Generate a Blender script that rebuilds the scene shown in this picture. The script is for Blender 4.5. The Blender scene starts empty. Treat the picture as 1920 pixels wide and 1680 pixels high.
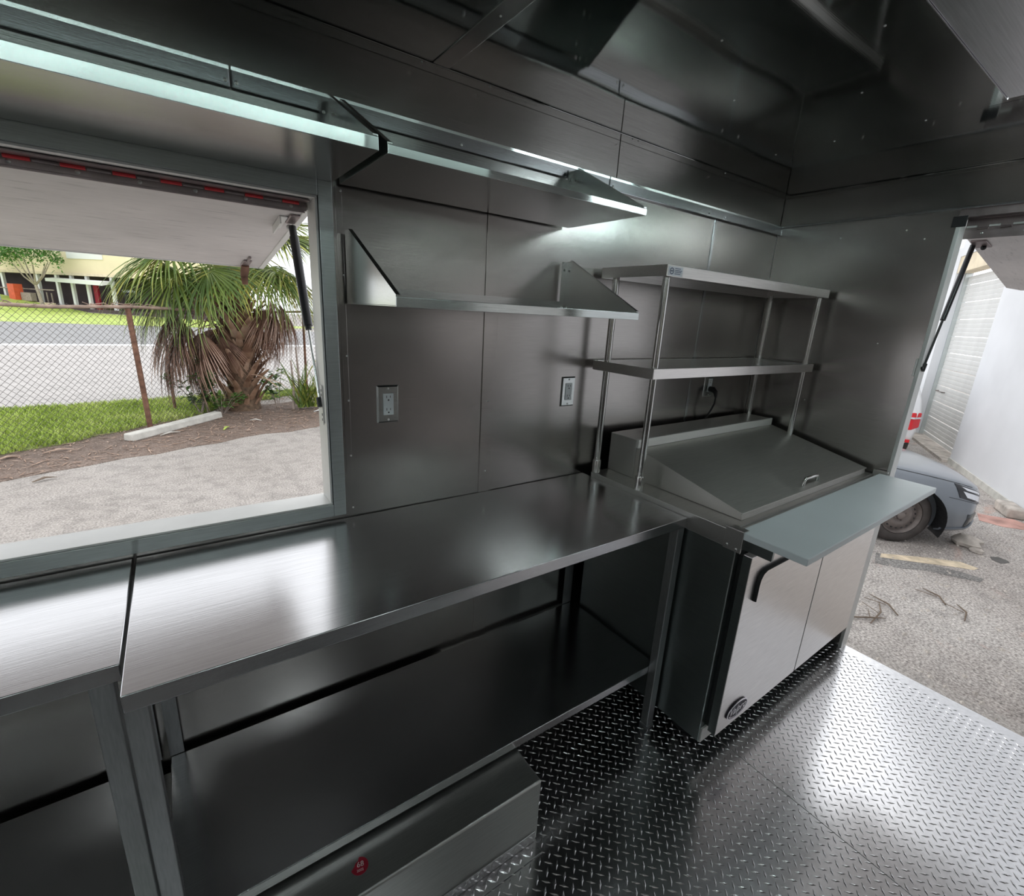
import bpy, bmesh, math, random
import numpy as np
from mathutils import Vector, Matrix

S = bpy.context.scene
COL = S.collection
PI = math.pi
rnd = random.Random(7)

# ------------------------------------------------------------------ camera
def rot_cam(rx, ry, rz):
    c, s = math.cos, math.sin
    X = np.array([[1,0,0],[0,c(rx),-s(rx)],[0,s(rx),c(rx)]])
    Z = np.array([[c(rz),-s(rz),0],[s(rz),c(rz),0],[0,0,1]])
    Y = np.array([[c(ry),0,s(ry)],[0,1,0],[-s(ry),0,c(ry)]])
    return Z @ X @ Y
CAMP = np.array([-2.6056, -1.4141, 1.5437])
RM = rot_cam(-.2754, -.0551, -.6199)
FPX = 892.9
cam = bpy.data.cameras.new('camera'); camo = bpy.data.objects.new('camera', cam); COL.objects.link(camo)
cam.sensor_fit = 'HORIZONTAL'; cam.sensor_width = 36; cam.lens = 36*FPX/1920
cam.clip_start = .02; cam.clip_end = 600
M = Matrix.Identity(4)
for i in range(3):
    M[i][0] = RM[i,0]; M[i][1] = RM[i,2]; M[i][2] = -RM[i,1]; M[i][3] = CAMP[i]
camo.matrix_world = M
S.camera = camo
def at(u, v, t):
    """a world point on the sight line of pixel (u, v), t metres deep"""
    return CAMP + t*(RM @ np.array([(u-960)/FPX, 1, (840-v)/FPX]))
def on_z(u, v, z):
    d = RM @ np.array([(u-960)/FPX, 1, (840-v)/FPX])
    return CAMP + (z-CAMP[2])/d[2]*d

# ------------------------------------------------------------------ sky, exposure
W = bpy.data.worlds.new('overcast_sky'); S.world = W; W.use_nodes = True
nt = W.node_tree; nt.nodes.clear()
out = nt.nodes.new('ShaderNodeOutputWorld'); bg = nt.nodes.new('ShaderNodeBackground')
tc = nt.nodes.new('ShaderNodeTexCoord'); sp = nt.nodes.new('ShaderNodeSeparateXYZ')
rp = nt.nodes.new('ShaderNodeValToRGB')
rp.color_ramp.elements[0].position = 0.0; rp.color_ramp.elements[0].color = (.92,.95,1,1)
rp.color_ramp.elements[1].position = 1.0; rp.color_ramp.elements[1].color = (1,1,1,1)
nt.links.new(tc.outputs['Generated'], sp.inputs[0]); nt.links.new(sp.outputs['Z'], rp.inputs[0])
nt.links.new(rp.outputs[0], bg.inputs[0]); bg.inputs[1].default_value = 1.9
nt.links.new(bg.outputs[0], out.inputs[0])
VS = S.view_settings
S.display_settings.display_device = 'sRGB'
VS.view_transform = 'Standard'; VS.look = 'None'; VS.gamma = 1; VS.exposure = 0.0
VS.use_curve_mapping = False
S.cycles.max_bounces = 12; S.cycles.glossy_bounces = 8; S.cycles.diffuse_bounces = 4
S.cycles.sample_clamp_indirect = 6
S.cycles.use_denoising = True

# ------------------------------------------------------------------ materials
def new_mat(name):
    m = bpy.data.materials.new(name); m.use_nodes = True
    t = m.node_tree; b = t.nodes['Principled BSDF']
    return m, t, b
def N(t, kind, **kw):
    n = t.nodes.new(kind)
    for k, v in kw.items(): setattr(n, k, v)
    return n
def L(t, a, b): t.links.new(a, b)
def ramp(t, fac, stops):
    r = N(t, 'ShaderNodeValToRGB'); e = r.color_ramp.elements
    while len(e) < len(stops): e.new(.5)
    for i, (p, c) in enumerate(stops):
        e[i].position = p; e[i].color = (*c, 1) if len(c) == 3 else c
    L(t, fac, r.inputs[0]); return r.outputs[0]
def coords(t, scale=(1,1,1), src='Object'):
    tc = N(t, 'ShaderNodeTexCoord'); mp = N(t, 'ShaderNodeMapping')
    mp.inputs['Scale'].default_value = scale
    L(t, tc.outputs[src], mp.inputs[0]); return mp.outputs[0]
def noise(t, vec, scale, detail=3, rough=.5, dist=0):
    n = N(t, 'ShaderNodeTexNoise'); n.inputs['Scale'].default_value = scale
    n.inputs['Detail'].default_value = detail; n.inputs['Roughness'].default_value = rough
    n.inputs['Distortion'].default_value = dist
    L(t, vec, n.inputs['Vector']); return n.outputs[0]
def bump(t, b, h, strength, dist=.01):
    n = N(t, 'ShaderNodeBump'); n.inputs['Strength'].default_value = strength; n.inputs['Distance'].default_value = dist
    L(t, h, n.inputs['Height'])
    prev = b.inputs['Normal'].links
    if prev: L(t, prev[0].from_socket, n.inputs['Normal'])
    L(t, n.outputs[0], b.inputs['Normal']); return n
def plain(name, col, rough=.5, metal=0, vary=0.0, scale=8, **kw):
    m, t, b = new_mat(name)
    b.inputs['Roughness'].default_value = rough; b.inputs['Metallic'].default_value = metal
    if vary:
        f = noise(t, coords(t), scale, 4)
        lo = tuple(max(0, c*(1-vary)) for c in col); hi = tuple(min(1, c*(1+vary)) for c in col)
        L(t, ramp(t, f, [(.3, lo), (.7, hi)]), b.inputs['Base Color'])
    else:
        b.inputs['Base Color'].default_value = (*col, 1)
    for k, v in kw.items(): b.inputs[k].default_value = v
    return m
def steel(name, col, rough, brush=(1,60,60), wave=0.0, rv=.08, bs=.04, aniso=0):
    """brushed sheet metal: fine streaks along one axis, broad dents, cloudy gloss"""
    m, t, b = new_mat(name)
    b.inputs['Metallic'].default_value = 1
    c = coords(t, brush); st = noise(t, c, 9, 3)
    c1 = coords(t); cl = noise(t, c1, 2.3, 4)
    mr = N(t, 'ShaderNodeMapRange'); mr.inputs[1].default_value = .25; mr.inputs[2].default_value = .75
    mr.inputs[3].default_value = max(.03, rough-rv); mr.inputs[4].default_value = rough+rv
    L(t, cl, mr.inputs[0]); L(t, mr.outputs[0], b.inputs['Roughness'])
    lo = tuple(x*.9 for x in col); hi = tuple(min(1, x*1.06) for x in col)
    L(t, ramp(t, st, [(.3, lo), (.7, hi)]), b.inputs['Base Color'])
    if bs: bump(t, b, st, bs, .002)
    if wave:
        wv = noise(t, coords(t), 1.6, 1)
        bump(t, b, wv, wave, .02)
    b.inputs['Anisotropic'].default_value = aniso
    return m
MT = {}
MT['wall'] = steel('brushed_wall_steel', (.47,.45,.435), .235, (1.2,1,70), wave=.35, rv=.025)
MT['cove'] = steel('brushed_cove_steel', (.44,.425,.41), .2, (1.2,60,60), wave=.25, rv=.03)
MT['trim'] = steel('trim_steel', (.57,.59,.61), .2, (1,60,60), wave=.08, rv=.03)
MT['ceil'] = steel('ceiling_steel', (.40,.41,.40), .06, (1,40,1), wave=.25, rv=.02, bs=.01)
MT['table'] = steel('work_table_steel', (.56,.56,.57), .20, (1,55,55), wave=.10, rv=.03)
MT['shelf'] = steel('shelf_steel', (.50,.505,.495), .21, (1,60,60), wave=.06, rv=.03)
MT['lip'] = steel('polished_lip_steel', (.62,.66,.65), .13, (2,60,60), wave=0, rv=.01, bs=.0)
MT['leg'] = steel('galvanised_leg_steel', (.48,.49,.50), .42, (30,30,3), rv=.06, bs=.03)
MT['fridge'] = steel('refrigerator_steel', (.62,.61,.59), .36, (1,60,60), wave=.04, rv=.04)
MT['fridge_side'] = steel('refrigerator_side_steel', (.30,.33,.325), .36, (1,1,60), wave=.05, rv=.05)
MT['door'] = steel('door_front_steel', (.83,.80,.78), .33, (1,50,50), wave=.06, rv=.03)
MT['chrome'] = steel('chrome_tube', (.70,.70,.69), .16, (40,40,1), rv=.03, bs=.01)
MT['frame'] = steel('window_frame_aluminium', (.60,.645,.64), .42, (2,60,60), rv=.05, bs=.02)
MT['jamb'] = plain('white_aluminium_jamb', (.74,.74,.72), .42, .25, .06)
MT['dpl'] = steel('diamond_plate_aluminium', (.68,.68,.69), .20, (6,6,6), wave=.2, rv=.04, bs=.01)
MT['tread'] = steel('tread_aluminium', (.80,.80,.81), .23, (20,20,20), rv=.02, bs=0)
MT['box'] = steel('scuffed_box_steel', (.50,.50,.48), .37, (2,40,40), wave=.15, rv=.06)
MT['hood'] = steel('hood_steel', (.64,.64,.66), .36, (1,40,40), wave=.3, rv=.05)
MT['black'] = plain('black_rubber', (.012,.012,.013), .5)
MT['blackgloss'] = plain('black_plastic', (.015,.015,.018), .28)
MT['screw'] = plain('screw_zinc', (.55,.55,.54), .35, 1)
MT['white'] = plain('white_plastic', (.80,.83,.85), .35)
MT['slot'] = plain('dark_slot', (.05,.05,.05), .6)
MT['board'] = plain('cutting_board_plastic', (.82,.88,.90), .42, 0, .03, 3)
MT['painted'] = plain('white_trailer_paint', (.82,.82,.82), .35)
MT['red'] = plain('red_seal', (.75,.05,.06), .4)
MT['hinge'] = plain('worn_hinge_steel', (.30,.25,.25), .38, .85, .15, 20)

t = MT['lip'].node_tree; b = t.nodes['Principled BSDF']      # grained along its length: glare smears upright
tg = N(t, 'ShaderNodeTangent', direction_type='RADIAL', axis='Z'); L(t, tg.outputs[0], b.inputs['Tangent'])
b.inputs['Anisotropic'].default_value = .95; b.inputs['Anisotropic Rotation'].default_value = .25
def flap_mat():
    m, t, b = new_mat('scuffed_white_hatch_lining')
    c = coords(t); n1 = noise(t, c, 3, 5, .6); c2 = coords(t, (2,14,14)); n2 = noise(t, c2, 5, 4, .6)
    mx = N(t, 'ShaderNodeMix', data_type='RGBA')
    L(t, ramp(t, n2, [(.30,(.30,.285,.285)),(.40,(.60,.56,.55)),(.64,(.66,.62,.61)),(.74,(.86,.85,.84))]), mx.inputs[6])
    L(t, ramp(t, n1, [(.3,(.44,.42,.42)),(.62,(.70,.66,.65))]), mx.inputs[7]); mx.inputs[0].default_value = .5
    L(t, mx.outputs[2], b.inputs['Base Color']); b.inputs['Roughness'].default_value = .38
    return m
MT['flap'] = flap_mat()

def asphalt(name, base, spots, crack=.0, stain=None):
    m, t, b = new_mat(name)
    c = coords(t)
    fine = noise(t, c, 55, 4, .7); mid = noise(t, c, 6, 5, .6); big = noise(t, c, .55, 4, .55)
    lo, mdl, hi = base
    col = ramp(t, fine, [(.3, lo), (.5, mdl), (.68, hi)])
    mx = N(t, 'ShaderNodeMix', data_type='RGBA', blend_type='MULTIPLY'); mx.inputs[0].default_value = 1
    L(t, col, mx.inputs[6]); L(t, ramp(t, mid, [(.3,(.72,.72,.72)),(.55,(1,1,1))]), mx.inputs[7])
    mx2 = N(t, 'ShaderNodeMix', data_type='RGBA', blend_type='MULTIPLY'); mx2.inputs[0].default_value = 1
    L(t, mx.outputs[2], mx2.inputs[6]); L(t, ramp(t, big, spots), mx2.inputs[7])
    res = mx2.outputs[2]
    if stain:
        n3 = noise(t, coords(t, (1,1.6,1)), .9, 5, .65, 1.5)
        mx3 = N(t, 'ShaderNodeMix', data_type='RGBA')
        L(t, ramp(t, n3, [(.60,(0,0,0)),(.72,(.8,.8,.8))]), mx3.inputs[0])
        L(t, res, mx3.inputs[6]); mx3.inputs[7].default_value = (*stain, 1); res = mx3.outputs[2]
    L(t, res, b.inputs['Base Color']); b.inputs['Roughness'].default_value = .85
    bump(t, b, fine, .5, .01)
    return m
MT['asphalt'] = asphalt('side_yard_asphalt', ((.17,.16,.15),(.39,.36,.335),(.60,.56,.53)), [(.3,(.86,.85,.84)),(.7,(1.0,1,1))])
MT['lot'] = asphalt('broken_lot_asphalt', ((.11,.10,.095),(.43,.40,.375),(.72,.685,.65)), [(.3,(.68,.64,.62)),(.6,(1,1,1))], stain=(.44,.30,.25))
MT['road'] = asphalt('pale_concrete_road', ((.40,.38,.37),(.50,.475,.46),(.58,.56,.545)), [(.3,(.9,.9,.9)),(.7,(1,1,1))])
MT['road_dark'] = asphalt('grey_road_lane', ((.26,.26,.265),(.32,.32,.325),(.40,.40,.40)), [(.3,(.9,.9,.9)),(.7,(1,1,1))])
MT['dirt'] = asphalt('leaf_litter_dirt', ((.10,.07,.055),(.21,.155,.125),(.36,.29,.25)), [(.3,(.75,.72,.70)),(.65,(1,1,1))])
MT['lawn'] = plain('lawn_soil_green', (.20,.24,.07), .9, 0, .45, 5)
def grass_mat(name, a, bcol, c3):
    m, t, b = new_mat(name)
    n = noise(t, coords(t), 1.3, 5, .7)
    L(t, ramp(t, n, [(.3,a),(.5,bcol),(.72,c3)]), b.inputs['Base Color'])
    b.inputs['Roughness'].default_value = .6; b.inputs['Specular IOR Level'].default_value = .2
    return m
MT['grass'] = grass_mat('grass_blades', (.24,.34,.06), (.42,.54,.12), (.60,.64,.26))
def leaf_mat(name, a, bcol, c3, sc=2.2, rough=.45):
    m, t, b = new_mat(name)
    oi = N(t, 'ShaderNodeObjectInfo')
    n = noise(t, coords(t), sc, 4, .6)
    ad = N(t, 'ShaderNodeMath', operation='ADD'); L(t, n, ad.inputs[0])
    ml = N(t, 'ShaderNodeMath', operation='MULTIPLY_ADD'); L(t, oi.outputs['Random'], ml.inputs[0])
    ml.inputs[1].default_value = .36; ml.inputs[2].default_value = -.18
    L(t, ml.outputs[0], ad.inputs[1])
    L(t, ramp(t, ad.outputs[0], [(.28,a),(.5,bcol),(.74,c3)]), b.inputs['Base Color'])
    b.inputs['Roughness'].default_value = rough
    return m
MT['frond'] = leaf_mat('green_palm_leaf', (.085,.15,.035), (.20,.28,.06), (.46,.42,.08))
MT['frond_dead'] = leaf_mat('dead_palm_leaf', (.18,.10,.075), (.38,.235,.175), (.56,.41,.33))
MT['boot'] = leaf_mat('palm_boot_fibre', (.20,.11,.07), (.42,.27,.18), (.60,.44,.33), 5, .8)
MT['trunk'] = plain('palm_trunk_fibre', (.15,.10,.065), .9, 0, .5, 14)
MT['shrub'] = leaf_mat('shrub_leaf', (.045,.11,.025), (.11,.24,.05), (.22,.38,.10), 4)
MT['tree_leaf'] = leaf_mat('tree_leaf', (.06,.17,.03), (.13,.32,.06), (.26,.45,.12), 1.2)
MT['bark'] = plain('pale_bark', (.36,.30,.26), .9, 0, .25, 9)
MT['wire'] = plain('dull_fence_wire', (.10,.095,.085), .6, .2)
MT['rust'] = plain('rusty_steel', (.20,.105,.07), .8, .2, .45, 12)
MT['rustlight'] = plain('weathered_rail', (.34,.25,.20), .8, 0, .35, 7)
MT['concrete'] = plain('pale_concrete', (.56,.55,.51), .85, 0, .18, 7)
MT['stone'] = plain('rough_stone', (.45,.41,.37), .9, 0, .3, 9)
MT['stucco'] = plain('white_stucco', (.70,.71,.735), .8, 0, .06, 1.2)
MT['slat'] = plain('white_shutter_paint', (.60,.60,.585), .5, 0, .06, 3)
MT['cream'] = plain('cream_stucco', (.80,.70,.50), .8, 0, .08, .4)
MT['lintel'] = plain('stained_lintel', (.72,.62,.46), .8, 0, .15, 3)
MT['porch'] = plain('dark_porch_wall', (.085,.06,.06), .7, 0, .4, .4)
MT['column'] = plain('white_column', (.78,.79,.80), .6)
MT['silver'] = plain('silver_car_paint', (.165,.185,.21), .3, .3, .05, 2, **{'Coat Weight': .6})
MT['suvwhite'] = plain('white_car_paint', (.82,.83,.84), .25, **{'Coat Weight': .6})
MT['tail'] = plain('red_tail_lens', (.62,.012,.02), .2)
MT['glassdark'] = plain('dark_car_glass', (.02,.025,.03), .08)
MT['tyre'] = plain('tyre_rubber', (.055,.048,.045), .8, 0, .25, 12)
MT['rim'] = plain('dusty_steel_rim', (.20,.175,.165), .55, .5, .2, 14)
MT['lens'] = plain('headlight_lens', (.72,.74,.77), .12, .6)
MT['orange'] = plain('orange_red_paint', (.72,.12,.05), .5, 0, .12, 3)
MT['blue'] = plain('pale_blue_paint', (.36,.46,.55), .6)
MT['yellow'] = plain('worn_yellow_paint', (.62,.52,.38), .8, 0, .3, 9)
MT['oil'] = plain('dark_oil_stain', (.085,.08,.075), .7, 0, .2, 9)
MT['redearth'] = plain('red_brick_dust', (.46,.27,.23), .9, 0, .35, 5)
MT['twig'] = plain('dry_twig', (.16,.12,.09), .9, 0, .2, 20)
MT['litter'] = leaf_mat('dry_leaf_bits', (.20,.13,.10), (.40,.28,.21), (.66,.52,.43), 9, .8)
MT['label'] = plain('white_paper_label', (.72,.74,.78), .5)
MT['navy'] = plain('navy_print', (.03,.045,.13), .5)
MT['greyprint'] = plain('grey_print', (.24,.25,.29), .5)
MT['sticker'] = plain('dark_red_sticker', (.30,.012,.03), .45)
MT['stickerprint'] = plain('pale_pink_print', (.62,.50,.50), .5)
MT['emblem'] = plain('dark_emblem', (.03,.022,.04), .5)
MT['emblemprint'] = plain('pale_emblem_print', (.92,.88,.92), .32, .9)
MT['kick'] = plain('pale_kick_strip', (.74,.73,.70), .4, .3)
m, t, b = new_mat('led_diode'); b.inputs['Base Color'].default_value = (1,1,1,1)
b.inputs['Emission Color'].default_value = (.78,1,.95,1); b.inputs['Emission Strength'].default_value = 42
MT['led'] = m
m, t, b = new_mat('lit_tube'); b.inputs['Base Color'].default_value = (1,1,1,1)
b.inputs['Emission Color'].default_value = (.86,.99,1,1); b.inputs['Emission Strength'].default_value = 40
MT['tube'] = m
m, t, b = new_mat('hood_fill_lens'); b.inputs['Base Color'].default_value = (1,1,1,1)
b.inputs['Emission Color'].default_value = (.90,.99,1,1); b.inputs['Emission Strength'].default_value = 6
MT['lamp'] = m
m, t, b = new_mat('lit_soft_bar'); b.inputs['Base Color'].default_value = (1,1,1,1)
b.inputs['Emission Color'].default_value = (.78,1,.95,1); b.inputs['Emission Strength'].default_value = 5
MT['softbar'] = m
m, t, b = new_mat('dim_lit_tube'); b.inputs['Base Color'].default_value = (1,1,1,1)
b.inputs['Emission Color'].default_value = (.78,1,.98,1); b.inputs['Emission Strength'].default_value = 24
MT['dimtube'] = m
MT['lid'] = steel('lid_steel', (.66,.645,.61), .46, (1,60,60), wave=.03, rv=.04)
MT['tar'] = asphalt('dark_tar_patch', ((.07,.068,.066),(.24,.23,.22),(.46,.44,.42)), [(.3,(.7,.7,.7)),(.6,(1,1,1))])

# ------------------------------------------------------------------ mesh building
class MB:
    def __init__(s): s.v = []; s.f = []
    def add(s, vs, fs):
        o = len(s.v); s.v.extend([tuple(map(float, p)) for p in vs]); s.f.extend([tuple(o+i for i in f) for f in fs]); return s
    def box(s, x0, x1, y0, y1, z0, z1):
        return s.hexa([(x0,y0,z0),(x1,y0,z0),(x1,y1,z0),(x0,y1,z0),(x0,y0,z1),(x1,y0,z1),(x1,y1,z1),(x0,y1,z1)])
    def hexa(s, p):
        return s.add(p, [(0,3,2,1),(4,5,6,7),(0,1,5,4),(1,2,6,5),(2,3,7,6),(3,0,4,7)])
    def prism(s, poly, vec):
        n = len(poly); vec = np.array(vec, float); a = [np.array(p, float) for p in poly]; b = [p+vec for p in a]
        return s.add(a+b, [tuple(range(n))[::-1], tuple(range(n, 2*n))] + [(i, (i+1) % n, n+(i+1) % n, n+i) for i in range(n)])
    def tube(s, path, r, n=8, cap=True, flat=None):
        P = [np.array(p, float) for p in path]; R = r if isinstance(r, (list, tuple)) else [r]*len(P)
        rings = []; ref = None
        for i, p in enumerate(P):
            d = P[min(i+1, len(P)-1)] - P[max(i-1, 0)]; d = d/(np.linalg.norm(d)+1e-12)
            if ref is None:
                ref = np.array([0,0,1.]) if abs(d[2]) < .9 else np.array([1.,0,0])
            a = ref - d*np.dot(ref, d); a /= np.linalg.norm(a)+1e-12; b = np.cross(d, a); ref = a
            ka, kb = flat if flat else (1, 1)
            rings.append([p + R[i]*(ka*math.cos(2*PI*k/n)*a + kb*math.sin(2*PI*k/n)*b) for k in range(n)])
        vs = [q for r_ in rings for q in r_]; fs = []
        for i in range(len(P)-1):
            for k in range(n): fs.append((i*n+k, i*n+(k+1) % n, (i+1)*n+(k+1) % n, (i+1)*n+k))
        if cap: fs += [tuple(range(n))[::-1], tuple((len(P)-1)*n+k for k in range(n))]
        return s.add(vs, fs)
    def cyl(s, c, axis, r, h, n=16):
        c = np.array(c, float); a = np.array(axis, float); a /= np.linalg.norm(a)
        return s.tube([c-a*h/2, c+a*h/2], r, n)
    def lathe(s, prof, c, axis, n=24):
        """prof: (radius, height along axis)"""
        c = np.array(c, float); a = np.array(axis, float); a /= np.linalg.norm(a)
        ref = np.array([0,0,1.]) if abs(a[2]) < .9 else np.array([1.,0,0])
        u = ref - a*np.dot(ref, a); u /= np.linalg.norm(u); w = np.cross(a, u)
        vs = [c + a*h + r*(math.cos(2*PI*k/n)*u + math.sin(2*PI*k/n)*w) for r, h in prof for k in range(n)]
        fs = [(i*n+k, i*n+(k+1) % n, (i+1)*n+(k+1) % n, (i+1)*n+k) for i in range(len(prof)-1) for k in range(n)]
        return s.add(vs, fs)
    def ball(s, c, r, n=10, sq=(1,1,1)):
        vs = []; fs = []; m = n//2
        for i in range(m+1):
            th = PI*i/m
            for k in range(n):
                vs.append((c[0]+r*sq[0]*math.sin(th)*math.cos(2*PI*k/n), c[1]+r*sq[1]*math.sin(th)*math.sin(2*PI*k/n), c[2]+r*sq[2]*math.cos(th)))
        for i in range(m):
            for k in range(n): fs.append((i*n+k, i*n+(k+1) % n, (i+1)*n+(k+1) % n, (i+1)*n+k))
        return s.add(vs, fs)
    def rot(s, ang, origin=(0,0,0)):
        c, n = math.cos(ang), math.sin(ang); ox, oy, _ = origin
        s.v = [(ox+(x-ox)*c-(y-oy)*n, oy+(x-ox)*n+(y-oy)*c, z) for x, y, z in s.v]; return s
    def xf(s, M, o=(0,0,0)):
        M = np.array(M, float); o = np.array(o, float)
        s.v = [tuple(M @ np.array(p) + o) for p in s.v]; return s

def world_off(o):
    p = Vector((0,0,0))
    while o is not None: p += o.location; o = o.parent
    return p
def obj(name, mb, mat, parent=None, bevel=0, smooth=0, loc=None, seg=2, recalc=True, kind=None):
    me = bpy.data.meshes.new(name)
    off = world_off(parent) if parent else Vector(loc or (0,0,0))
    me.from_pydata([(x-off.x, y-off.y, z-off.z) for x, y, z in mb.v], [], mb.f)
    if recalc:
        bm = bmesh.new(); bm.from_mesh(me); bmesh.ops.recalc_face_normals(bm, faces=bm.faces); bm.to_mesh(me); bm.free()
    me.materials.append(mat)
    if smooth:
        me.polygons.foreach_set('use_smooth', [True]*len(me.polygons))
        me.set_sharp_from_angle(angle=math.radians(smooth))
    o = bpy.data.objects.new(name, me); COL.objects.link(o)
    if parent: o.parent = parent
    elif loc: o.location = loc
    if bevel:
        b = o.modifiers.new('bevel', 'BEVEL'); b.width = bevel; b.segments = seg; b.limit_method = 'ANGLE'; b.angle_limit = math.radians(40)
        b.harden_normals = False
    if kind: o['kind'] = kind
    return o
def tag(o, label, cat=None, group=None):
    o['label'] = label
    if cat: o['category'] = cat
    if group: o['group'] = group
    return o
def thing(name, label, cat, loc=(0,0,0), group=None):
    o = bpy.data.objects.new(name, None); COL.objects.link(o); o.location = loc; o.empty_display_size = .1
    return tag(o, label, cat, group)
def struct(name, mb, mat, **kw):
    o = obj(name, mb, mat, **kw); o['kind'] = 'structure'; return o
def part(name, me_src, parent, M4):
    o = bpy.data.objects.new(name, me_src); COL.objects.link(o); o.parent = parent; o.matrix_local = M4; return o
def copy_tree(o, parent=None):
    c = o.copy(); COL.objects.link(c)
    if parent: c.parent = parent
    for ch in list(o.children): copy_tree(ch, c)
    return c
def text_mb(s, size, place, shear=0, depth=.0006):
    """place(x, y, d) -> world point; flat lettering with a little thickness"""
    cu = bpy.data.curves.new('txt', 'FONT'); cu.body = s; cu.size = size; cu.align_x = 'CENTER'; cu.align_y = 'CENTER'
    cu.shear = shear; cu.extrude = depth/2; cu.resolution_u = 3
    o = bpy.data.objects.new('txt', cu); COL.objects.link(o)
    dg = bpy.context.evaluated_depsgraph_get(); me = bpy.data.meshes.new_from_object(o.evaluated_get(dg))
    mb = MB(); mb.add([place(v.co.x, v.co.y, v.co.z) for v in me.vertices], [tuple(p.vertices) for p in me.polygons])
    bpy.data.objects.remove(o); bpy.data.curves.remove(cu); bpy.data.meshes.remove(me)
    return mb
def screw_mb(c, axis, r=.004):
    c = np.array(c, float); a = np.array(axis, float)
    return MB().lathe([(r, -.0002), (r, .0008), (r*.6, .0018), (.0004, .002)], c, a, 10)

# ------------------------------------------------------------------ the trailer shell
XL, YF, ZC = -4.7, -2.3, 2.167      # front end wall, far side wall, ceiling
YD0, YD1, ZD = -.712, -2.24, 2.0    # rear doorway
WX0, WX1, WZ0, WZ1 = -3.78, -2.262, .955, 1.807   # serving window opening
T = .062

# floor
fl = MB().box(XL, .012, YF, 0, -.12, -.004)
floor = struct('floor', fl, MT['painted'])
for a, bx in ((XL, -2.9), (-2.897, -1.047), (-1.044, .012)):
    obj('floor_plate', MB().box(a, bx, YF+.001, -.001, -.004, 0), MT['dpl'], floor)
# raised treads of the diamond plate
vs = []; fs = []
p = .036; n = 0
def tread(cx, cy, ang):
    ca, sa = math.cos(ang), math.sin(ang); base = len(vs)
    for lx, ly, lz in ((-.0145,0,0),(0,-.0034,0),(.0145,0,0),(0,.0034,0),(-.0062,0,.0021),(.0062,0,.0021),(0,-.0014,.0023),(0,.0014,.0023)):
        vs.append((cx+lx*ca-ly*sa, cy+lx*sa+ly*ca, lz))
    for f in ((0,1,6,4),(1,2,5,6),(2,3,7,5),(3,0,4,7),(4,6,5,7)): fs.append(tuple(base+i for i in f))
ix0 = int(math.floor(-3.3/p))
for i in range(ix0, 1):
    for j in range(int(YF/p)+1, 0):
        x = -1.2481+.0358*(i+35); y = -.8465+.0352*(j+23)
        if x < -.002 and y > YF+.02 and y < -.02: tread(x, y, PI/4)
        x += .018; y -= .0172
        if x < -.002 and y > YF+.02 and y < -.02: tread(x, y, -PI/4)
mb = MB(); mb.v = vs; mb.f = fs
o = obj('tread_pattern', mb, MT['tread'], floor, recalc=False); o['kind'] = 'stuff'

# serving wall with the window cut out
wb = MB()
wb.box(XL, WX0, .004, T, 0, ZC); wb.box(WX1, T, .004, T, 0, ZC)
wb.box(WX0, WX1, .004, T, 0, WZ0); wb.box(WX0, WX1, .004, T, WZ1, ZC)
wall_back = struct('wall_back', wb, MT['painted'])
XS1, XS2 = -1.7145, -.54
def panel(x0, x1, z0, z1):
    return obj('panel', MB().box(x0, x1, 0, .004, z0, z1), MT['wall'], wall_back)
panel(XS2+.001, -.0005, 0, ZC); panel(XS1+.001, XS2-.001, 0, ZC); panel(WX1, XS1-.001, 0, ZC)
panel(XL, WX0, 0, ZC); panel(WX0, WX1, 0, WZ0); panel(WX0, WX1, WZ1, ZC)
obj('batten', MB().box(-1.741, -1.688, -.003, -.0002, .0, 1.995), MT['wall'], wall_back, bevel=.001)
obj('batten', MB().box(-.552, -.535, -.003, -.0002, .93, 1.995), MT['trim'], wall_back, bevel=.001)
obj('edge_strip', MB().box(-2.214, -2.196, -.0022, -.0002, .91, 1.842), MT['wall'], wall_back, bevel=.0008)
for z in (1.83, 1.62, 1.40, 1.27, 1.10, .93):
    obj('screw', screw_mb((-2.199, -.0022, z), (0,-1,0), .003), MT['screw'], wall_back, smooth=40)
for z in (1.9, 1.58, 1.24, .98):
    obj('screw', screw_mb((-1.715, -.003, z), (0,-1,0), .0035), MT['screw'], wall_back, smooth=40)

# rear end wall, with the doorway
wr = MB()
wr.box(.004, T, YD0, 0.004, 0, ZC); wr.box(.004, T, YF, YD1, 0, ZC); wr.box(.004, T, YD1, YD0, ZD+.03, ZC)
wall_right = struct('wall_right', wr, MT['painted'])
obj('panel', MB().box(0, .004, YD0, -.001, 0, ZC), MT['wall'], wall_right)
obj('panel', MB().box(0, .004, YF, YD1, 0, ZC), MT['wall'], wall_right)
obj('panel', MB().box(0, .004, YD1, YD0, ZD+.03, ZC), MT['wall'], wall_right)
for y, z in ((-.30,1.96),(-.55,1.97),(-.55,1.5),(-.30,1.2),(-.62,1.93)):
    obj('screw', screw_mb((0, y, z), (-1,0,0), .003), MT['screw'], wall_right, smooth=40)
# doorway edging
d1 = MB().box(-.001, T+.004, YD0-.014, YD0, 0.0, ZD)
door_1 = struct('door_1', d1, MT['jamb'], bevel=.001)
obj('jamb', MB().box(-.001, T+.004, YD1, YD1+.014, 0, ZD), MT['jamb'], door_1)
obj('head', MB().box(-.001, T+.004, YD1, YD0, ZD, ZD+.03), MT['hinge'], door_1)
obj('threshold', MB().box(.0122, .05, YD1+.015, YD0-.015, -.10, -.0005), MT['dpl'], door_1)

wf = MB().box(XL, T, YF-.06, YF, 0, ZC)
wall_front = struct('wall_front', wf, MT['wall'])
wl = MB().box(XL-.06, XL, YF, T, 0, ZC)
wall_left = struct('wall_left', wl, MT['wall'])

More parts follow.
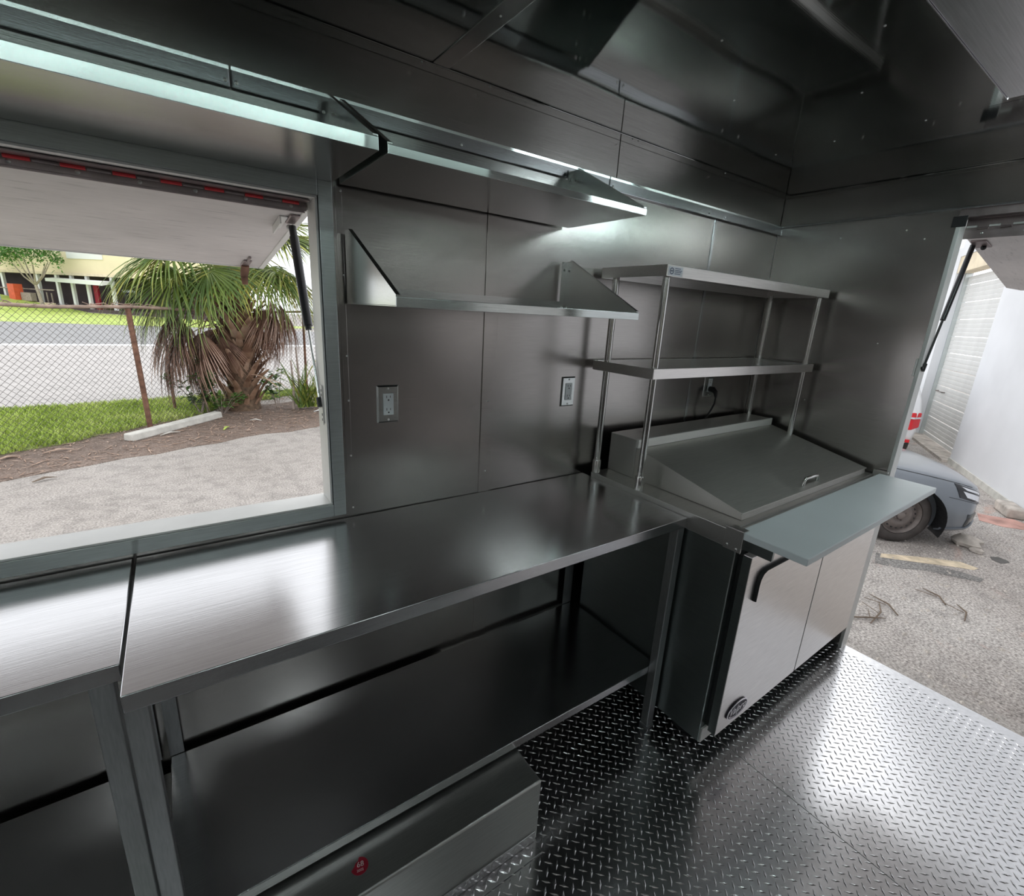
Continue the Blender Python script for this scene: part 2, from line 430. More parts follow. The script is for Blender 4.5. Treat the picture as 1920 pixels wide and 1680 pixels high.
# ceiling
ce = MB().box(XL, T, YF, T, ZC+.004, ZC+.06)
ceiling = struct('ceiling', ce, MT['painted'])
for a, bx in ((XL, -3.2), (-3.198, -1.945), (-1.943, -.668), (-.666, -.0005)):
    obj('ceiling_panel', MB().box(a, bx, YF+.0005, -.0005, ZC, ZC+.004), MT['ceil'], ceiling)
obj('batten', MB().box(-1.963, -1.915, YF+.001, -.062, ZC-.003, ZC-.0002), MT['cove'], ceiling, bevel=.001)
for x, y in ((-1.94,-.35),(-.672,-.75),(-.672,-.5),(-.672,-.3),(-1.5,-.6),(-1.2,-.45),(-1.0,-.7),(-1.3,-.85)):
    obj('screw', screw_mb((x, y, ZC-.003 if x < -1.9 else ZC), (0,0,-1), .0028), MT['screw'], ceiling, smooth=40)

# cove band, ledge angle and ceiling angle along the serving wall and the end wall
def seg_struct(name, mb, mat, **kw): return struct(name, mb, mat, **kw)
trim_1 = struct('trim_1', MB().box(XL, -1.2, -.010, -.0003, 2.037, ZC-.0005), MT['cove'], bevel=.001)
obj('band', MB().box(-1.197, -.012, -.010, -.0003, 2.037, ZC-.0005), MT['cove'], trim_1, bevel=.001)
trim_2 = struct('trim_2', MB().box(XL, -2.436, -.018, -.0003, 1.995, 2.036), MT['trim'], bevel=.003)
obj('angle', MB().box(-2.433, -1.24, -.018, -.0003, 1.995, 2.036), MT['trim'], trim_2, bevel=.003)
obj('angle', MB().box(-1.237, -.001, -.016, -.0003, 1.995, 2.036), MT['trim'], trim_2, bevel=.003)
for x in (-2.446, -2.424, -1.85, -1.25, -1.22, -.62, -.5):
    obj('screw', screw_mb((x, -.018, 2.008), (0,-1,0), .0042), MT['screw'], trim_2, smooth=40)
for a, b_ in ((XL, -2.437), (-2.432, -1.241), (-1.236, -.02)):      # hem folded a little forward
    obj('folded_hem', MB().prism([(a,-.0183,2.0302),(a,-.0193,2.0372),(a,-.0165,2.0378),(a,-.0165,2.0302)], (b_-a,0,0)), MT['lip'], trim_2)
trim_3 = struct('trim_3', MB().box(-.010, -.0003, YF+.001, -.012, 2.037, ZC-.0005), MT['cove'], bevel=.001)
trim_4 = struct('trim_4', MB().box(-.014, -.0003, YF+.001, -.018, 2.028, 2.0365), MT['trim'], bevel=.002)
trim_5 = struct('trim_5', MB().box(XL, -.012, -.058, -.0105, ZC-.004, ZC-.0003), MT['ceil'], bevel=.0015)
for x in (-1.99, -1.78, -1.18, -1.15, -.6): obj('screw', screw_mb((x, -.05, ZC-.004), (0,0,-1), .0030), MT['screw'], trim_5, smooth=40)
trim_6 = struct('trim_6', MB().box(-.055, -.0105, YF+.001, -.06, ZC-.004, ZC-.0003), MT['ceil'], bevel=.0015)

# serving window frame
FW = .038
w1 = MB().box(WX1+.002, WX1+FW, -.016, -.0003, WZ0-FW, WZ1+FW)
window_1 = struct('window_1', w1, MT['frame'], bevel=.0015)
obj('bottom_rail', MB().box(WX0-FW, WX1+.0015, -.016, -.0003, WZ0-FW, WZ0), MT['frame'], window_1, bevel=.0015)
obj('top_rail', MB().box(WX0-FW, WX1+.0015, -.016, -.0003, WZ1, WZ1+FW), MT['frame'], window_1, bevel=.0015)
obj('stile', MB().box(WX0-FW, WX0-.0005, -.016, -.0003, WZ0+.0005, WZ1-.0005), MT['frame'], window_1, bevel=.0015)
obj('jamb', MB().box(WX1-.006, WX1-.0003, -.014, T+.012, WZ0+.006, WZ1-.006), MT['jamb'], window_1, bevel=.001)
obj('jamb', MB().box(WX0+.0003, WX0+.006, -.014, T+.012, WZ0+.006, WZ1-.006), MT['jamb'], window_1, bevel=.001)
obj('sill', MB().box(WX0, WX1-.0003, -.014, T+.02, WZ0+.0003, WZ0+.006), MT['jamb'], window_1, bevel=.001)
obj('head', MB().box(WX0, WX1-.0003, -.014, T+.012, WZ1-.006, WZ1-.0003), MT['jamb'], window_1, bevel=.001)
# strike plate let into the jamb
sk = obj('strike_plate', MB().box(WX1-.0085, WX1-.0062, .004, .036, 1.205, 1.315), MT['jamb'], window_1)
obj('slot', MB().box(WX1-.0092, WX1-.0086, .006, .0085, 1.20, 1.318), MT['slot'], sk)
for z, h in ((1.300,.007),(1.287,.007),(1.256,.010),(1.229,.007),(1.214,.007)):
    obj('hole', MB().box(WX1-.0092, WX1-.0086, .017, .023, z-h/2, z+h/2), MT['slot'], sk)

# ------------------------------------------------------------------ serving hatch, swung up outside
def lerp(a, b, t): return tuple(np.array(a)+(np.array(b)-np.array(a))*t)
HX1 = -2.262
hinge_p = np.array([0, T+.002, 1.786]); out_p = np.array([0, .955, 1.672])
hd = (out_p-hinge_p); hl = np.linalg.norm(hd); hd /= hl; hn = np.cross(np.array([1.,0,0]), hd)   # up normal
def hp(x, s, h): return tuple(np.array([x,0,0]) + hinge_p + hd*s + hn*h)
hatch = thing('serving_hatch', 'white scuffed hatch propped open outside the long serving window', 'hatch', (-3.0, .06, 1.786))
def hbox(x0, x1, s0, s1, h0, h1):
    return MB().hexa([hp(x0,s0,h0),hp(x1,s0,h0),hp(x1,s1,h0),hp(x0,s1,h0),hp(x0,s0,h1),hp(x1,s0,h1),hp(x1,s1,h1),hp(x0,s1,h1)])
obj('hatch_panel', hbox(WX0-.02, HX1, .004, hl, 0, .028), MT['flap'], hatch, bevel=.002)
obj('edge_rail', hbox(HX1-.012, HX1+.006, .004, hl+.004, -.004, .032), MT['jamb'], hatch, bevel=.0015)
obj('edge_rail', hbox(WX0-.02, HX1-.0125, hl, hl+.008, -.003, .032), MT['jamb'], hatch, bevel=.0015)
# piano hinge along the head of the window
hg = obj('hinge', MB().box(WX0, WX1-.012, T-.050, T-.001, 1.7955, 1.7985), MT['hinge'], hatch)
obj('hinge_leaf', MB().box(WX0, WX1-.012, T-.0105, T-.0085, 1.7755, 1.795), MT['hinge'], hatch, bevel=.0008)
obj('seal_channel', MB().box(WX0, WX1-.016, T-.0075, T-.001, 1.7715, 1.778), MT['hinge'], hatch)
x = WX1-.03; k = 0
while x > -3.2:
    if k % 2 == 0:
        kn = obj('knuckle', MB().cyl((x-.021, T-.0125, 1.7925), (1,0,0), .0042, .040, 10), MT['red'], hg, smooth=40)
        if k == 0: kn['label'] = 'red painted knuckle of the hinge'
    else:
        obj('knuckle', MB().cyl((x-.021, T-.0125, 1.7925), (1,0,0), .0042, .040, 10), MT['hinge'], hg, smooth=40)
    k += 1; x -= .0425
x = WX1-.05
while x > -3.2:
    obj('screw', screw_mb((x, T-.0106, 1.783), (0,-1,0), .0045), MT['screw'], hg, smooth=40); x -= .105
# gas strut and brackets
br = obj('strut_bracket', hbox(-2.322, -2.300, .10, .225, -.004, -.0003), MT['jamb'], hatch, bevel=.001)
obj('bracket_flange', hbox(-2.322, -2.318, .10, .225, -.022, -.004), MT['jamb'], br)
obj('bracket_plate', hbox(-2.2995, -2.272, .07, .150, -.007, -.0003), MT['hinge'], br, bevel=.003)
obj('ball_stud', MB().ball(hp(-2.285, .17, -.012), .009, 10), MT['screw'], br, smooth=60)
sa = np.array(hp(-2.279, .155, -.016)); sb = np.array([-2.2725, .030, 1.262])
sdir = (sb-sa)/np.linalg.norm(sb-sa); mid = sa+(sb-sa)*.56
gs = obj('gas_strut', MB().tube([sa+sdir*.028, mid], .0130, 14), MT['blackgloss'], hatch, smooth=40)
obj('strut_collar', MB().tube([sa-sdir*.004, sa+sdir*.03], .0105, 12), MT['black'], gs, smooth=40)
obj('strut_rod', MB().tube([mid, sb], .0042, 10), MT['chrome'], gs, smooth=40)
obj('strut_seal', MB().tube([mid-sdir*.004, mid+sdir*.012], .009, 12), MT['black'], gs, smooth=40)
obj('strut_socket', MB().tube([sb-sdir*.016, sb+sdir*.012], .0095, 12), MT['black'], gs, smooth=40)
obj('ball_stud', MB().cyl((-2.2665, .030, 1.262), (1,0,0), .005, .012, 10), MT['screw'], gs, smooth=40)
# hasp at the outer edge
hs = obj('hasp', hbox(-2.345, -2.315, hl-.135, hl-.03, -.006, -.0003), MT['hinge'], hatch, bevel=.003)
obj('hasp_loop', MB().tube([hp(-2.33, hl-.05, -.006), hp(-2.33, hl-.02, -.02), hp(-2.33, hl+.018, -.035), hp(-2.33, hl+.02, -.07)], [.012,.014,.012,.009], 10, flat=(.6,1.2)), MT['rust'], hs, smooth=50)
obj('hasp_arm', hbox(-2.334, -2.326, hl-.21, hl-.10, -.009, -.0005), MT['hinge'], hs, bevel=.002)

# ------------------------------------------------------------------ rear hatch
rh = thing('rear_hatch', 'stainless lined flap propped up above the open rear doorway', 'hatch', (.06, -1.3, 1.93))
ra = np.array([T+.006, 0, 1.945]); rb = np.array([1.17, 0, 1.806]); rd = rb-ra; rl = np.linalg.norm(rd); rd /= rl
rn = np.array([-rd[2], 0, rd[0]])
def rp_(y, s, h): return tuple(np.array([0,y,0]) + ra + rd*s + rn*h)
poly = [rp_(YD0-.012, 0, 0), rp_(YD0+.012, rl-.07, 0), rp_(YD0-.035, rl, 0), rp_(YD1+.03, rl, 0), rp_(YD1+.012, 0, 0)]
obj('hatch_panel', MB().prism(poly, rn*.03), MT['flap'], rh, bevel=.002)
rhg = obj('hinge', MB().box(.030, T-.002, YD1+.016, YD0-.016, 1.996, 1.999), MT['hinge'], rh)
obj('corner_bracket', MB().box(-.004, -.0012, YD0-.03, YD0+.016, 1.965, 2.005), MT['black'], rh, bevel=.002)
obj('hinge_leaf', MB().box(T-.006, T-.003, YD1+.016, YD0-.016, 1.926, 1.999), MT['hinge'], rh, bevel=.001)
y = YD0-.02; k = 0
while y > YD1+.05:
    obj('knuckle', MB().cyl((T-.011, y-.016, 1.963 if k % 2 else 1.970), (0,1,0), .004, .031, 8), MT['jamb'] if k % 2 == 0 else MT['hinge'], rhg, smooth=40)
    y -= .0335; k += 1
y = YD0-.07
while y > YD1: obj('screw', screw_mb((T-.006, y, 1.945), (-1,0,0), .0045), MT['screw'], rhg, smooth=40); y -= .12
sa = np.array(rp_(-.727, .15, -.012)); sb = np.array([.026, -.7285, 1.412]); sdir = (sb-sa)/np.linalg.norm(sb-sa); mid = sa+(sb-sa)*.60
rs = obj('gas_strut', MB().tube([sa, mid], .0100, 14), MT['blackgloss'], rh, smooth=40)
obj('strut_rod', MB().tube([mid, sb], .0048, 10), MT['black'], rs, smooth=40)
obj('strut_socket', MB().tube([sb-sdir*.018, sb+sdir*.014], .0095, 12), MT['black'], rs, smooth=40)
obj('strut_socket', MB().tube([sa-sdir*.01, sa+sdir*.02], .0095, 12), MT['black'], rs, smooth=40)
rbk = obj('strut_bracket', MB().box(-.018, -.0012, YD0+.001, YD0+.004, 1.375, 1.45), MT['jamb'], rh)
obj('ball_stud', MB().cyl((.006, YD0-.006, 1.412), (0,1,0), .005, .03, 10), MT['black'], rbk, smooth=40)
rb2 = obj('strut_bracket', MB().hexa([rp_(-.78,.09,-.006),rp_(-.73,.09,-.006),rp_(-.73,.19,-.006),rp_(-.78,.19,-.006),rp_(-.78,.09,-.0005),rp_(-.73,.09,-.0005),rp_(-.73,.19,-.0005),rp_(-.78,.19,-.0005)]), MT['hinge'], rh, bevel=.001)
obj('ball_stud', MB().ball(rp_(-.76, .165, -.012), .010, 10), MT['black'], rb2, smooth=60)

# ------------------------------------------------------------------ wall shelves
def wall_shelf(label, x0, x1, depth, z, lip, ztop, mirror_top=.025, brackets=(), topw=.03):
    t = thing('wall_shelf', label, 'shelf', ((x0+x1)/2, 0, z), 'wall shelves over the work table')
    obj('shelf_plate', MB().box(x0, x1, -depth, -.0205, z, z+.0025), MT['shelf'], t, bevel=.0006)
    obj('front_lip', MB().box(x0, x1, -depth-.0025, -depth-.0002, z-.0005, z+lip), MT['lip'], t, bevel=.001)
    obj('back_flange', MB().box(x0, x1, -.020, -.0185, z, min(ztop-.01, 1.99) if z > 1.7 else z+.05), MT['shelf'], t)
    for xe, sgn in ((x0, 1), (x1, -1)):
        y1 = -.0205
        pl = [(xe, y1, z+.003), (xe, y1, ztop), (xe, y1-topw, ztop), (xe, -depth, z+lip+.002), (xe, -depth, z+.003)]
        e = obj('end_plate', MB().prism(pl, (sgn*.002, 0, 0)), MT['shelf'], t)
        a = np.array(pl[2]); b_ = np.array(pl[3])
        obj('hem', MB().hexa([tuple(a), tuple(a+(sgn*.011,0,0)), tuple(b_+(sgn*.011,0,0)), tuple(b_), tuple(a+(0,0,.0025)), tuple(a+(sgn*.011,0,.0025)), tuple(b_+(sgn*.011,0,.0025)), tuple(b_+(0,0,.0025))]), MT['shelf'], e)
        fl_ = obj('wall_tab', MB().box(min(xe, xe+sgn*.024), max(xe, xe+sgn*.024), -.0225, -.0202, z+.004, ztop-.002), MT['shelf'], e)
        for zz in (z+.03, ztop-.03): obj('screw', screw_mb((xe+sgn*.014, -.0227, zz), (0,-1,0), .004), MT['screw'], e, smooth=40)
    for xb in brackets:
        bk = obj('bracket', MB().box(xb-.012, xb+.012, -.0226, -.0205, z+.003, z+.13), MT['shelf'], t, bevel=.001)
        obj('screw', screw_mb((xb, -.0227, z+.115), (0,-1,0), .004), MT['screw'], bk, smooth=40)
    return t
wall_shelf('long stainless shelf with ribbed shine on its lip, over the serving window', -4.2, -2.2235, .361, 1.843, .0245, 2.025, brackets=(-2.36, -3.0))
wall_shelf('upper stainless wall shelf with triangular ends, right of the serving window', -2.205, -1.4155, .361, 1.842, .0175, 2.022, brackets=(-1.74, -1.45))
wall_shelf('lower stainless wall shelf at eye level above the two outlets', -2.197, -1.412, .376, 1.544, .021, 1.731, brackets=())

# ------------------------------------------------------------------ work tables
def work_table(label, x0, x1, yf, z, lx, ly, shelf_y, feet):
    t = thing('work_table', label, 'table', ((x0+x1)/2, yf/2, 0), 'stainless work tables under the window')
    top = MB().box(x0, x1, yf, -.0045, z-.036, z)
    obj('tabletop', top, MT['table'], t, bevel=.0025, smooth=30)
    for (a, b_), (c, d), zf in feet:
        lg = obj('leg', MB().box(a, b_, c, d, zf, z-.0365), MT['leg'], t, bevel=.002)
        if zf < .1: obj('foot', MB().box(a-.002, b_+.002, c-.002, d+.002, zf-.0005, zf+.018), MT['leg'], lg, bevel=.001)
    obj('undershelf', MB().box(lx[0], lx[1], shelf_y, -.022, .247, .277), MT['table'], t, bevel=.002)
    return t
work_table('large stainless work table with undershelf, between window and sandwich fridge', -2.745, -1.2195, -.535, .9, (-2.745, -1.2225), -.498, -.4985,
    [((-2.746,-2.712),(-.530,-.4985),.2313), ((-1.256,-1.2225),(-.531,-.4985),.0026), ((-2.746,-2.712),(-.0215,-.0200),.2785), ((-1.282,-1.232),(-.0215,-.0200),.2785)])
work_table('shallower stainless work table at the left end, set back from its neighbour', -4.3, -2.7505, -.441, .9, (-4.29, -2.765), -.400, -.4005,
    [((-2.800,-2.764),(-.436,-.4005),.2313), ((-4.29,-4.255),(-.436,-.4005),.2313), ((-2.800,-2.764),(-.0215,-.0200),.2785)])

# ------------------------------------------------------------------ wheel well cover under the tables
wx = -1.862
wc = thing('wheel_well_cover', 'long low scuffed steel box on the floor under the work tables', 'box', (-3, -.3, 0))
obj('box_body', MB().box(XL+.005, wx, -.616, -.024, .0027, .2308), MT['box'], wc, bevel=.006, seg=3, smooth=30)
tk = MB().box(XL+.005, wx-.012, -.6205, -.6165, .003, .042)
ks = obj('kick_plate', tk, MT['dpl'], wc, bevel=.001)
obj('kick_foot', MB().box(XL+.005, wx-.012, -.657, -.621, .0024, .0040), MT['dpl'], ks, bevel=.0008)
mb = MB()
xx = -3.0; k = 0
while xx < wx-.03:
    for kk, zc in ((0, .013), (1, .030)):
        a = PI/4 if (k+kk) % 2 else -PI/4; ca, sa_ = math.cos(a)*.0125, math.sin(a)*.0125; pa, pb = -math.sin(a)*.003, math.cos(a)*.003
        c = np.array([xx+.009*kk, -.6205, zc])
        mb.add([c+(-ca,0,-sa_), c+(pa,0,pb), c+(ca,0,sa_), c-(pa,0,pb), c+(0,-.0022,0)], [(0,1,4),(1,2,4),(2,3,4),(3,0,4)])
    c = np.array([xx, -.640, .0041]); a = PI/4 if k % 2 else -PI/4; ca, sa_ = math.cos(a)*.0135, math.sin(a)*.0135; pa, pb = -math.sin(a)*.0033, math.cos(a)*.0033
    mb.add([c+(-ca,-sa_,0), c+(pa,pb,0), c+(ca,sa_,0), c-(pa,pb,0), c+(0,0,.0022)], [(0,1,4),(1,2,4),(2,3,4),(3,0,4)])
    xx += .020; k += 1
obj('tread_pattern', mb, MT['tread'], ks)['kind'] = 'stuff'
# round torn sticker on the box top
sc = np.array([-2.377, -.553, .2310]); R_ = .0205
fx = np.array([.985, -.17, 0]); fy = np.array([.17, .985, 0])   # sticker's own right / up
def stp(x, y, d, lift=.0004): return tuple(sc + fx*x + fy*y + np.array([0,0,lift+d]))
mb = MB(); pts = []
for k in range(28):
    a = math.radians(-168+ k*255/27); pts.append((R_*math.cos(a), R_*math.sin(a)))
pts += [(-.002, .013), (-.009, .009), (-.013, .002)]
mb.prism([stp(x, y, 0, .0001) for x, y in pts], (0,0,.0003))
st = obj('sticker', mb, MT['sticker'], wc); st['label'] = 'torn round red sticker with 68 on it'
obj('lettering', text_mb('68', .017, lambda x, y, d: stp(x+.002, y+.003, d, .0006)), MT['stickerprint'], st)
obj('lettering', text_mb('2002', .008, lambda x, y, d: stp(x, y-.010, d, .0006)), MT['stickerprint'], st)

# ------------------------------------------------------------------ sandwich prep refrigerator (built square, turned a hair)
TH = .02
fr = thing('prep_refrigerator', 'stainless two door sandwich prep fridge with sloped lid at the rear corner', 'refrigerator', (0, 0, 0))
def F(mb):
    mb.v = [(x, y+TH*x, z) for x, y, z in mb.v]; return mb
def fobj(name, mb, mat, parent=fr, **kw): return obj(name, F(mb), mat, parent, **kw)
FX0, FX1 = -1.213, -.020
fobj('body', MB().box(FX0+.002, FX1, -.690, -.035, .090, .858), MT['fridge_side'], bevel=.003)
fobj('base_strip', MB().box(FX0+.004, FX1-.002, -.6975, -.6905, .090, .150), MT['kick'], bevel=.001)
fobj('counter', MB().box(FX0-.006, FX1+.004, -.668, -.030, .8585, .920), MT['fridge'], bevel=.002)
fobj('front_rail', MB().box(FX0, FX1, -.700, -.6685, .868, .914), MT['fridge'], bevel=.0015)
for y in (-.44, -.50, -.655):
    fobj('rivet', screw_mb((FX0-.006, y, .885), (-1,0,0), .005), MT['screw'], smooth=40)
fobj('gasket', MB().box(FX0+.03, FX1-.004, -.704, -.6906, .155, .835), MT['black'])
DX = [(-1.184, -.589), (-.581, -.028)]
for i, (a, b_) in enumerate(DX):
    dz0, dz1 = .138, .842
    d = fobj('door', MB().box(a, b_, -.7335, -.7045, dz0, dz1), MT['door'], bevel=.002)
    fobj('door_edge', MB().box(a-.0012, a-.0001, -.732, -.7045, dz0+.002, dz1-.002), MT['fridge_side'], d)
    if i == 0:
        path = [(a+.062, -.7385, .670), (a+.062, -.7385, .730), (a+.066, -.7385, .752), (a+.078, -.7385, .768), (a+.099, -.7385, .776), (b_-.09, -.7385, .776), (b_-.068, -.7385, .770), (b_-.058, -.7385, .755), (b_-.055, -.7385, .72)]
    else:
        path = [(a+.055, -.7385, .715), (a+.058, -.7385, .755), (a+.068, -.7385, .770), (a+.09, -.7385, .779), (b_-.05, -.7385, .779), (b_-.03, -.7385, .770), (b_-.02, -.7385, .755), (b_-.016, -.7385, .70)]
    fobj('door_handle', MB().tube(path, .0075, 8, flat=(.62,1.15)), MT['black'], d, smooth=40)
# emblem
ec = np.array([-1.066, -.7345, .200])
e_ = MB(); e_.prism([(ec[0]+.068*math.cos(2*PI*k/40), ec[1], ec[2]+.034*math.sin(2*PI*k/40)) for k in range(40)], (0,-.005,0))
em = fobj('emblem', e_, MT['emblem']); em['label'] = 'dark oval maker badge with pale script'
mb = MB(); n = 48; vs = []; 
for rr, d in ((.0690,-.0046),(.0690,-.0062),(.0645,-.0062),(.0645,-.0046)):
    vs += [(ec[0]+rr*math.cos(2*PI*k/n), ec[1]+d, ec[2]+(rr-.0340)*math.sin(2*PI*k/n)) for k in range(n)]
mb.add(vs, [(i*n+k, i*n+(k+1) % n, ((i+1) % 4)*n+(k+1) % n, ((i+1) % 4)*n+k) for i in range(4) for k in range(n)])
fobj('badge_rim', mb, MT['emblemprint'], em)
fobj('lettering', text_mb('Valpro', .043, lambda x, y, d: (ec[0]+x*.98, ec[1]-.0056-d, ec[2]+.002+y), shear=.35), MT['emblemprint'], em)
mb = MB()
for k in range(15):
    a = math.radians(205+ k*130/14); cx_, cz_ = ec[0]+.057*math.cos(a), ec[2]+.0265*math.sin(a)
    mb.box(cx_-.002, cx_+.002, ec[1]-.0058, ec[1]-.005, cz_-.0023, cz_+.0023)
fobj('badge_band', mb, MT['emblemprint'], em)
# rail brackets carrying the board
for xa, sgn in ((FX0-.0325, -1), (FX1+.0065, 1)):
    bk = fobj('rail_bracket', MB().box(xa-.002, xa+.002, -.722, -.664, .868, .9405), MT['fridge'], bevel=.001)
    xi = xa-sgn*.024
    fobj('bracket_lip', MB().box(min(xa+sgn*.002, xi), max(xa+sgn*.002, xi), -.724, -.676, .9408, .9430), MT['fridge'], bk)
    if sgn < 0: fobj('bracket_spacer', MB().box(xa+.0025, FX0-.0065, -.698, -.666, .872, .912), MT['fridge'], bk)
    fobj('rail_arm', MB().box(FX0+.004 if sgn < 0 else FX1-.016, FX0+.016 if sgn < 0 else FX1-.004, -.800, -.7005, .868, .9140), MT['fridge_side'], bk, bevel=.001)
    for y, z in ((-.676,.882),(-.707,.877)): fobj('rivet', screw_mb((xa+sgn*.002, y, z), (sgn,0,0), .0045), MT['screw'], bk, smooth=40)
# housing and sloped lid
HX0, HXR = -1.122, -.048
hz = MB().prism([(HX0,-.032,.9205),(HX0,-.032,1.082),(HX0,-.172,1.082),(HX0,-.172,.9205)], (HXR-HX0,0,0))
hb = fobj('pan_housing', hz, MT['fridge'], bevel=.002)
fobj('housing_nose', MB().box(HX0-.001, HXR+.001, -.184, -.1725, 1.048, 1.084), MT['kick'], hb, bevel=.002)
ld = MB().prism([(HX0+.002,-.1725,.9205),(HX0+.002,-.1725,1.045),(HX0+.002,-.186,1.045),(HX0+.002,-.640,.944),(HX0+.002,-.645,.9205)], (HXR-HX0-.004,0,0))
lid = fobj('lid', ld, MT['lid'], bevel=.0015)
def lidp(x, y, h): return (x, y, 1.045+(y+.186)/(.640-.186)*.101+h)
fobj('lid_skin', MB().hexa([lidp(HX0-.001,-.646,.0004),lidp(HXR+.001,-.646,.0004),lidp(HXR+.001,-.186,.0004),lidp(HX0-.001,-.186,.0004),lidp(HX0-.001,-.646,.004),lidp(HXR+.001,-.646,.004),lidp(HXR+.001,-.186,.004),lidp(HX0-.001,-.186,.004)]), MT['lid'], lid, bevel=.001)
hx = -.575
pth = [lidp(hx-.062,-.622,.002), lidp(hx-.060,-.622,.022), lidp(hx-.05,-.622,.032), lidp(hx+.05,-.622,.032), lidp(hx+.060,-.622,.022), lidp(hx+.062,-.622,.002)]
fobj('lid_handle', MB().tube(pth, .0065, 10), MT['chrome'], lid, smooth=50)
# casters
for cx_, cy_ in ((-1.13,-.585),(-.12,-.585),(-1.13,-.12),(-.12,-.12)):
    c = fobj('caster', MB().box(cx_-.035, cx_+.035, cy_-.035, cy_+.035, .083, .0895), MT['screw'])
    fobj('wheel', MB().cyl((cx_, cy_+.012, .0415), (1,0,.0), .039, .026, 20), MT['black'], c, smooth=40)
    fobj('fork', MB().prism([(cx_-.021,cy_-.03,.083),(cx_-.021,cy_+.03,.083),(cx_-.021,cy_+.025,.04),(cx_-.021,cy_+.0,.035)], (.003,0,0)), MT['screw'], c)
    fobj('fork', MB().prism([(cx_+.018,cy_-.03,.083),(cx_+.018,cy_+.03,.083),(cx_+.018,cy_+.025,.04),(cx_+.018,cy_+.0,.035)], (.003,0,0)), MT['screw'], c)
    fobj('brake_lever', MB().hexa([(cx_-.016,cy_-.075,.022),(cx_+.016,cy_-.075,.022),(cx_+.016,cy_-.03,.062),(cx_-.016,cy_-.03,.062),(cx_-.016,cy_-.073,.028),(cx_+.016,cy_-.073,.028),(cx_+.016,cy_-.028,.068),(cx_-.016,cy_-.028,.068)]), MT['screw'], c)
# cutting board
cb = MB().box(FX0-.030, FX1-.040, -.906, -.7015, .9149, .9385)
tag(obj('cutting_board', F(cb), MT['board'], loc=(-.65, -.8, .92), bevel=.003, seg=3, smooth=30), 'long pale blue plastic cutting board along the front of the prep fridge', 'cutting board')

# ------------------------------------------------------------------ double overshelf standing on the fridge
ov = thing('double_overshelf', 'two tier stainless overshelf on four tube posts above the prep fridge', 'shelf', (-.64, -.16, .92))
for px, py, zb in ((-1.205,-.300,.9205),(-1.205,-.068,.9205),(-.078,-.298,.9205),(-.078,-.068,.9205)):
    po = obj('post', MB().tube([(px,py,zb+.001),(px,py,1.697)], .0127, 16), MT['chrome'], ov, smooth=40)
    obj('foot_collar', MB().lathe([(.0128,.0),(.0175,.0),(.0175,.05),(.0155,.055),(.0128,.055)], (px,py,zb+.0005), (0,0,1), 18), MT['chrome'], po, smooth=40)
OX0, OX1 = -1.237, -.046
for z, lab in ((1.3815, None), (1.726, None)):
    sh = obj('shelf', MB().box(OX0, OX1, -.322, -.026, z-.004, z), MT['shelf'], ov, bevel=.001)
    for a, b_, c, d in ((OX0, OX1, -.3245, -.3222), (OX0, OX1, -.0258, -.0235), (OX0-.0022, OX0-.0002, -.3245, -.0235), (OX1+.0002, OX1+.0022, -.3245, -.0235)):
        obj('edge', MB().box(a, b_, c, d, z-.036, z+.0005), MT['door'], sh, bevel=.0008)
    if z > 1.5:
        lb = obj('label', MB().box(OX0+.004, OX0+.080, -.3254, -.3248, z-.033, z-.004), MT['label'], sh)
        lb['label'] = 'pale paper label with a blue ring mark'
        lc = (OX0+.0215, z-.0185)
        mb = MB(); n = 32; vs = []
        for rr, d in ((.0105,-.32545),(.0105,-.3259),(.0080,-.3259),(.0080,-.32545)): vs += [(lc[0]+rr*math.cos(2*PI*k/n), d, lc[1]+rr*math.sin(2*PI*k/n)) for k in range(n)]
        mb.add(vs, [(i*n+k, i*n+(k+1) % n, ((i+1) % 4)*n+(k+1) % n, ((i+1) % 4)*n+k) for i in range(4) for k in range(n)])
        tm = text_mb('NSF', .0075, lambda x, y, d: (lc[0]+x, -.3257-d, lc[1]+y)); mb.add(tm.v, tm.f)
        for k, (w_, zz) in enumerate(((.030, .009), (.037, .003), (.034, -.002), (.030, -.008))):
            mb.box(lc[0]+.016, lc[0]+.016+w_, -.3259, -.32545, lc[1]+zz-.0009, lc[1]+zz+.0009)
        obj('print', mb, MT['navy'], sh)

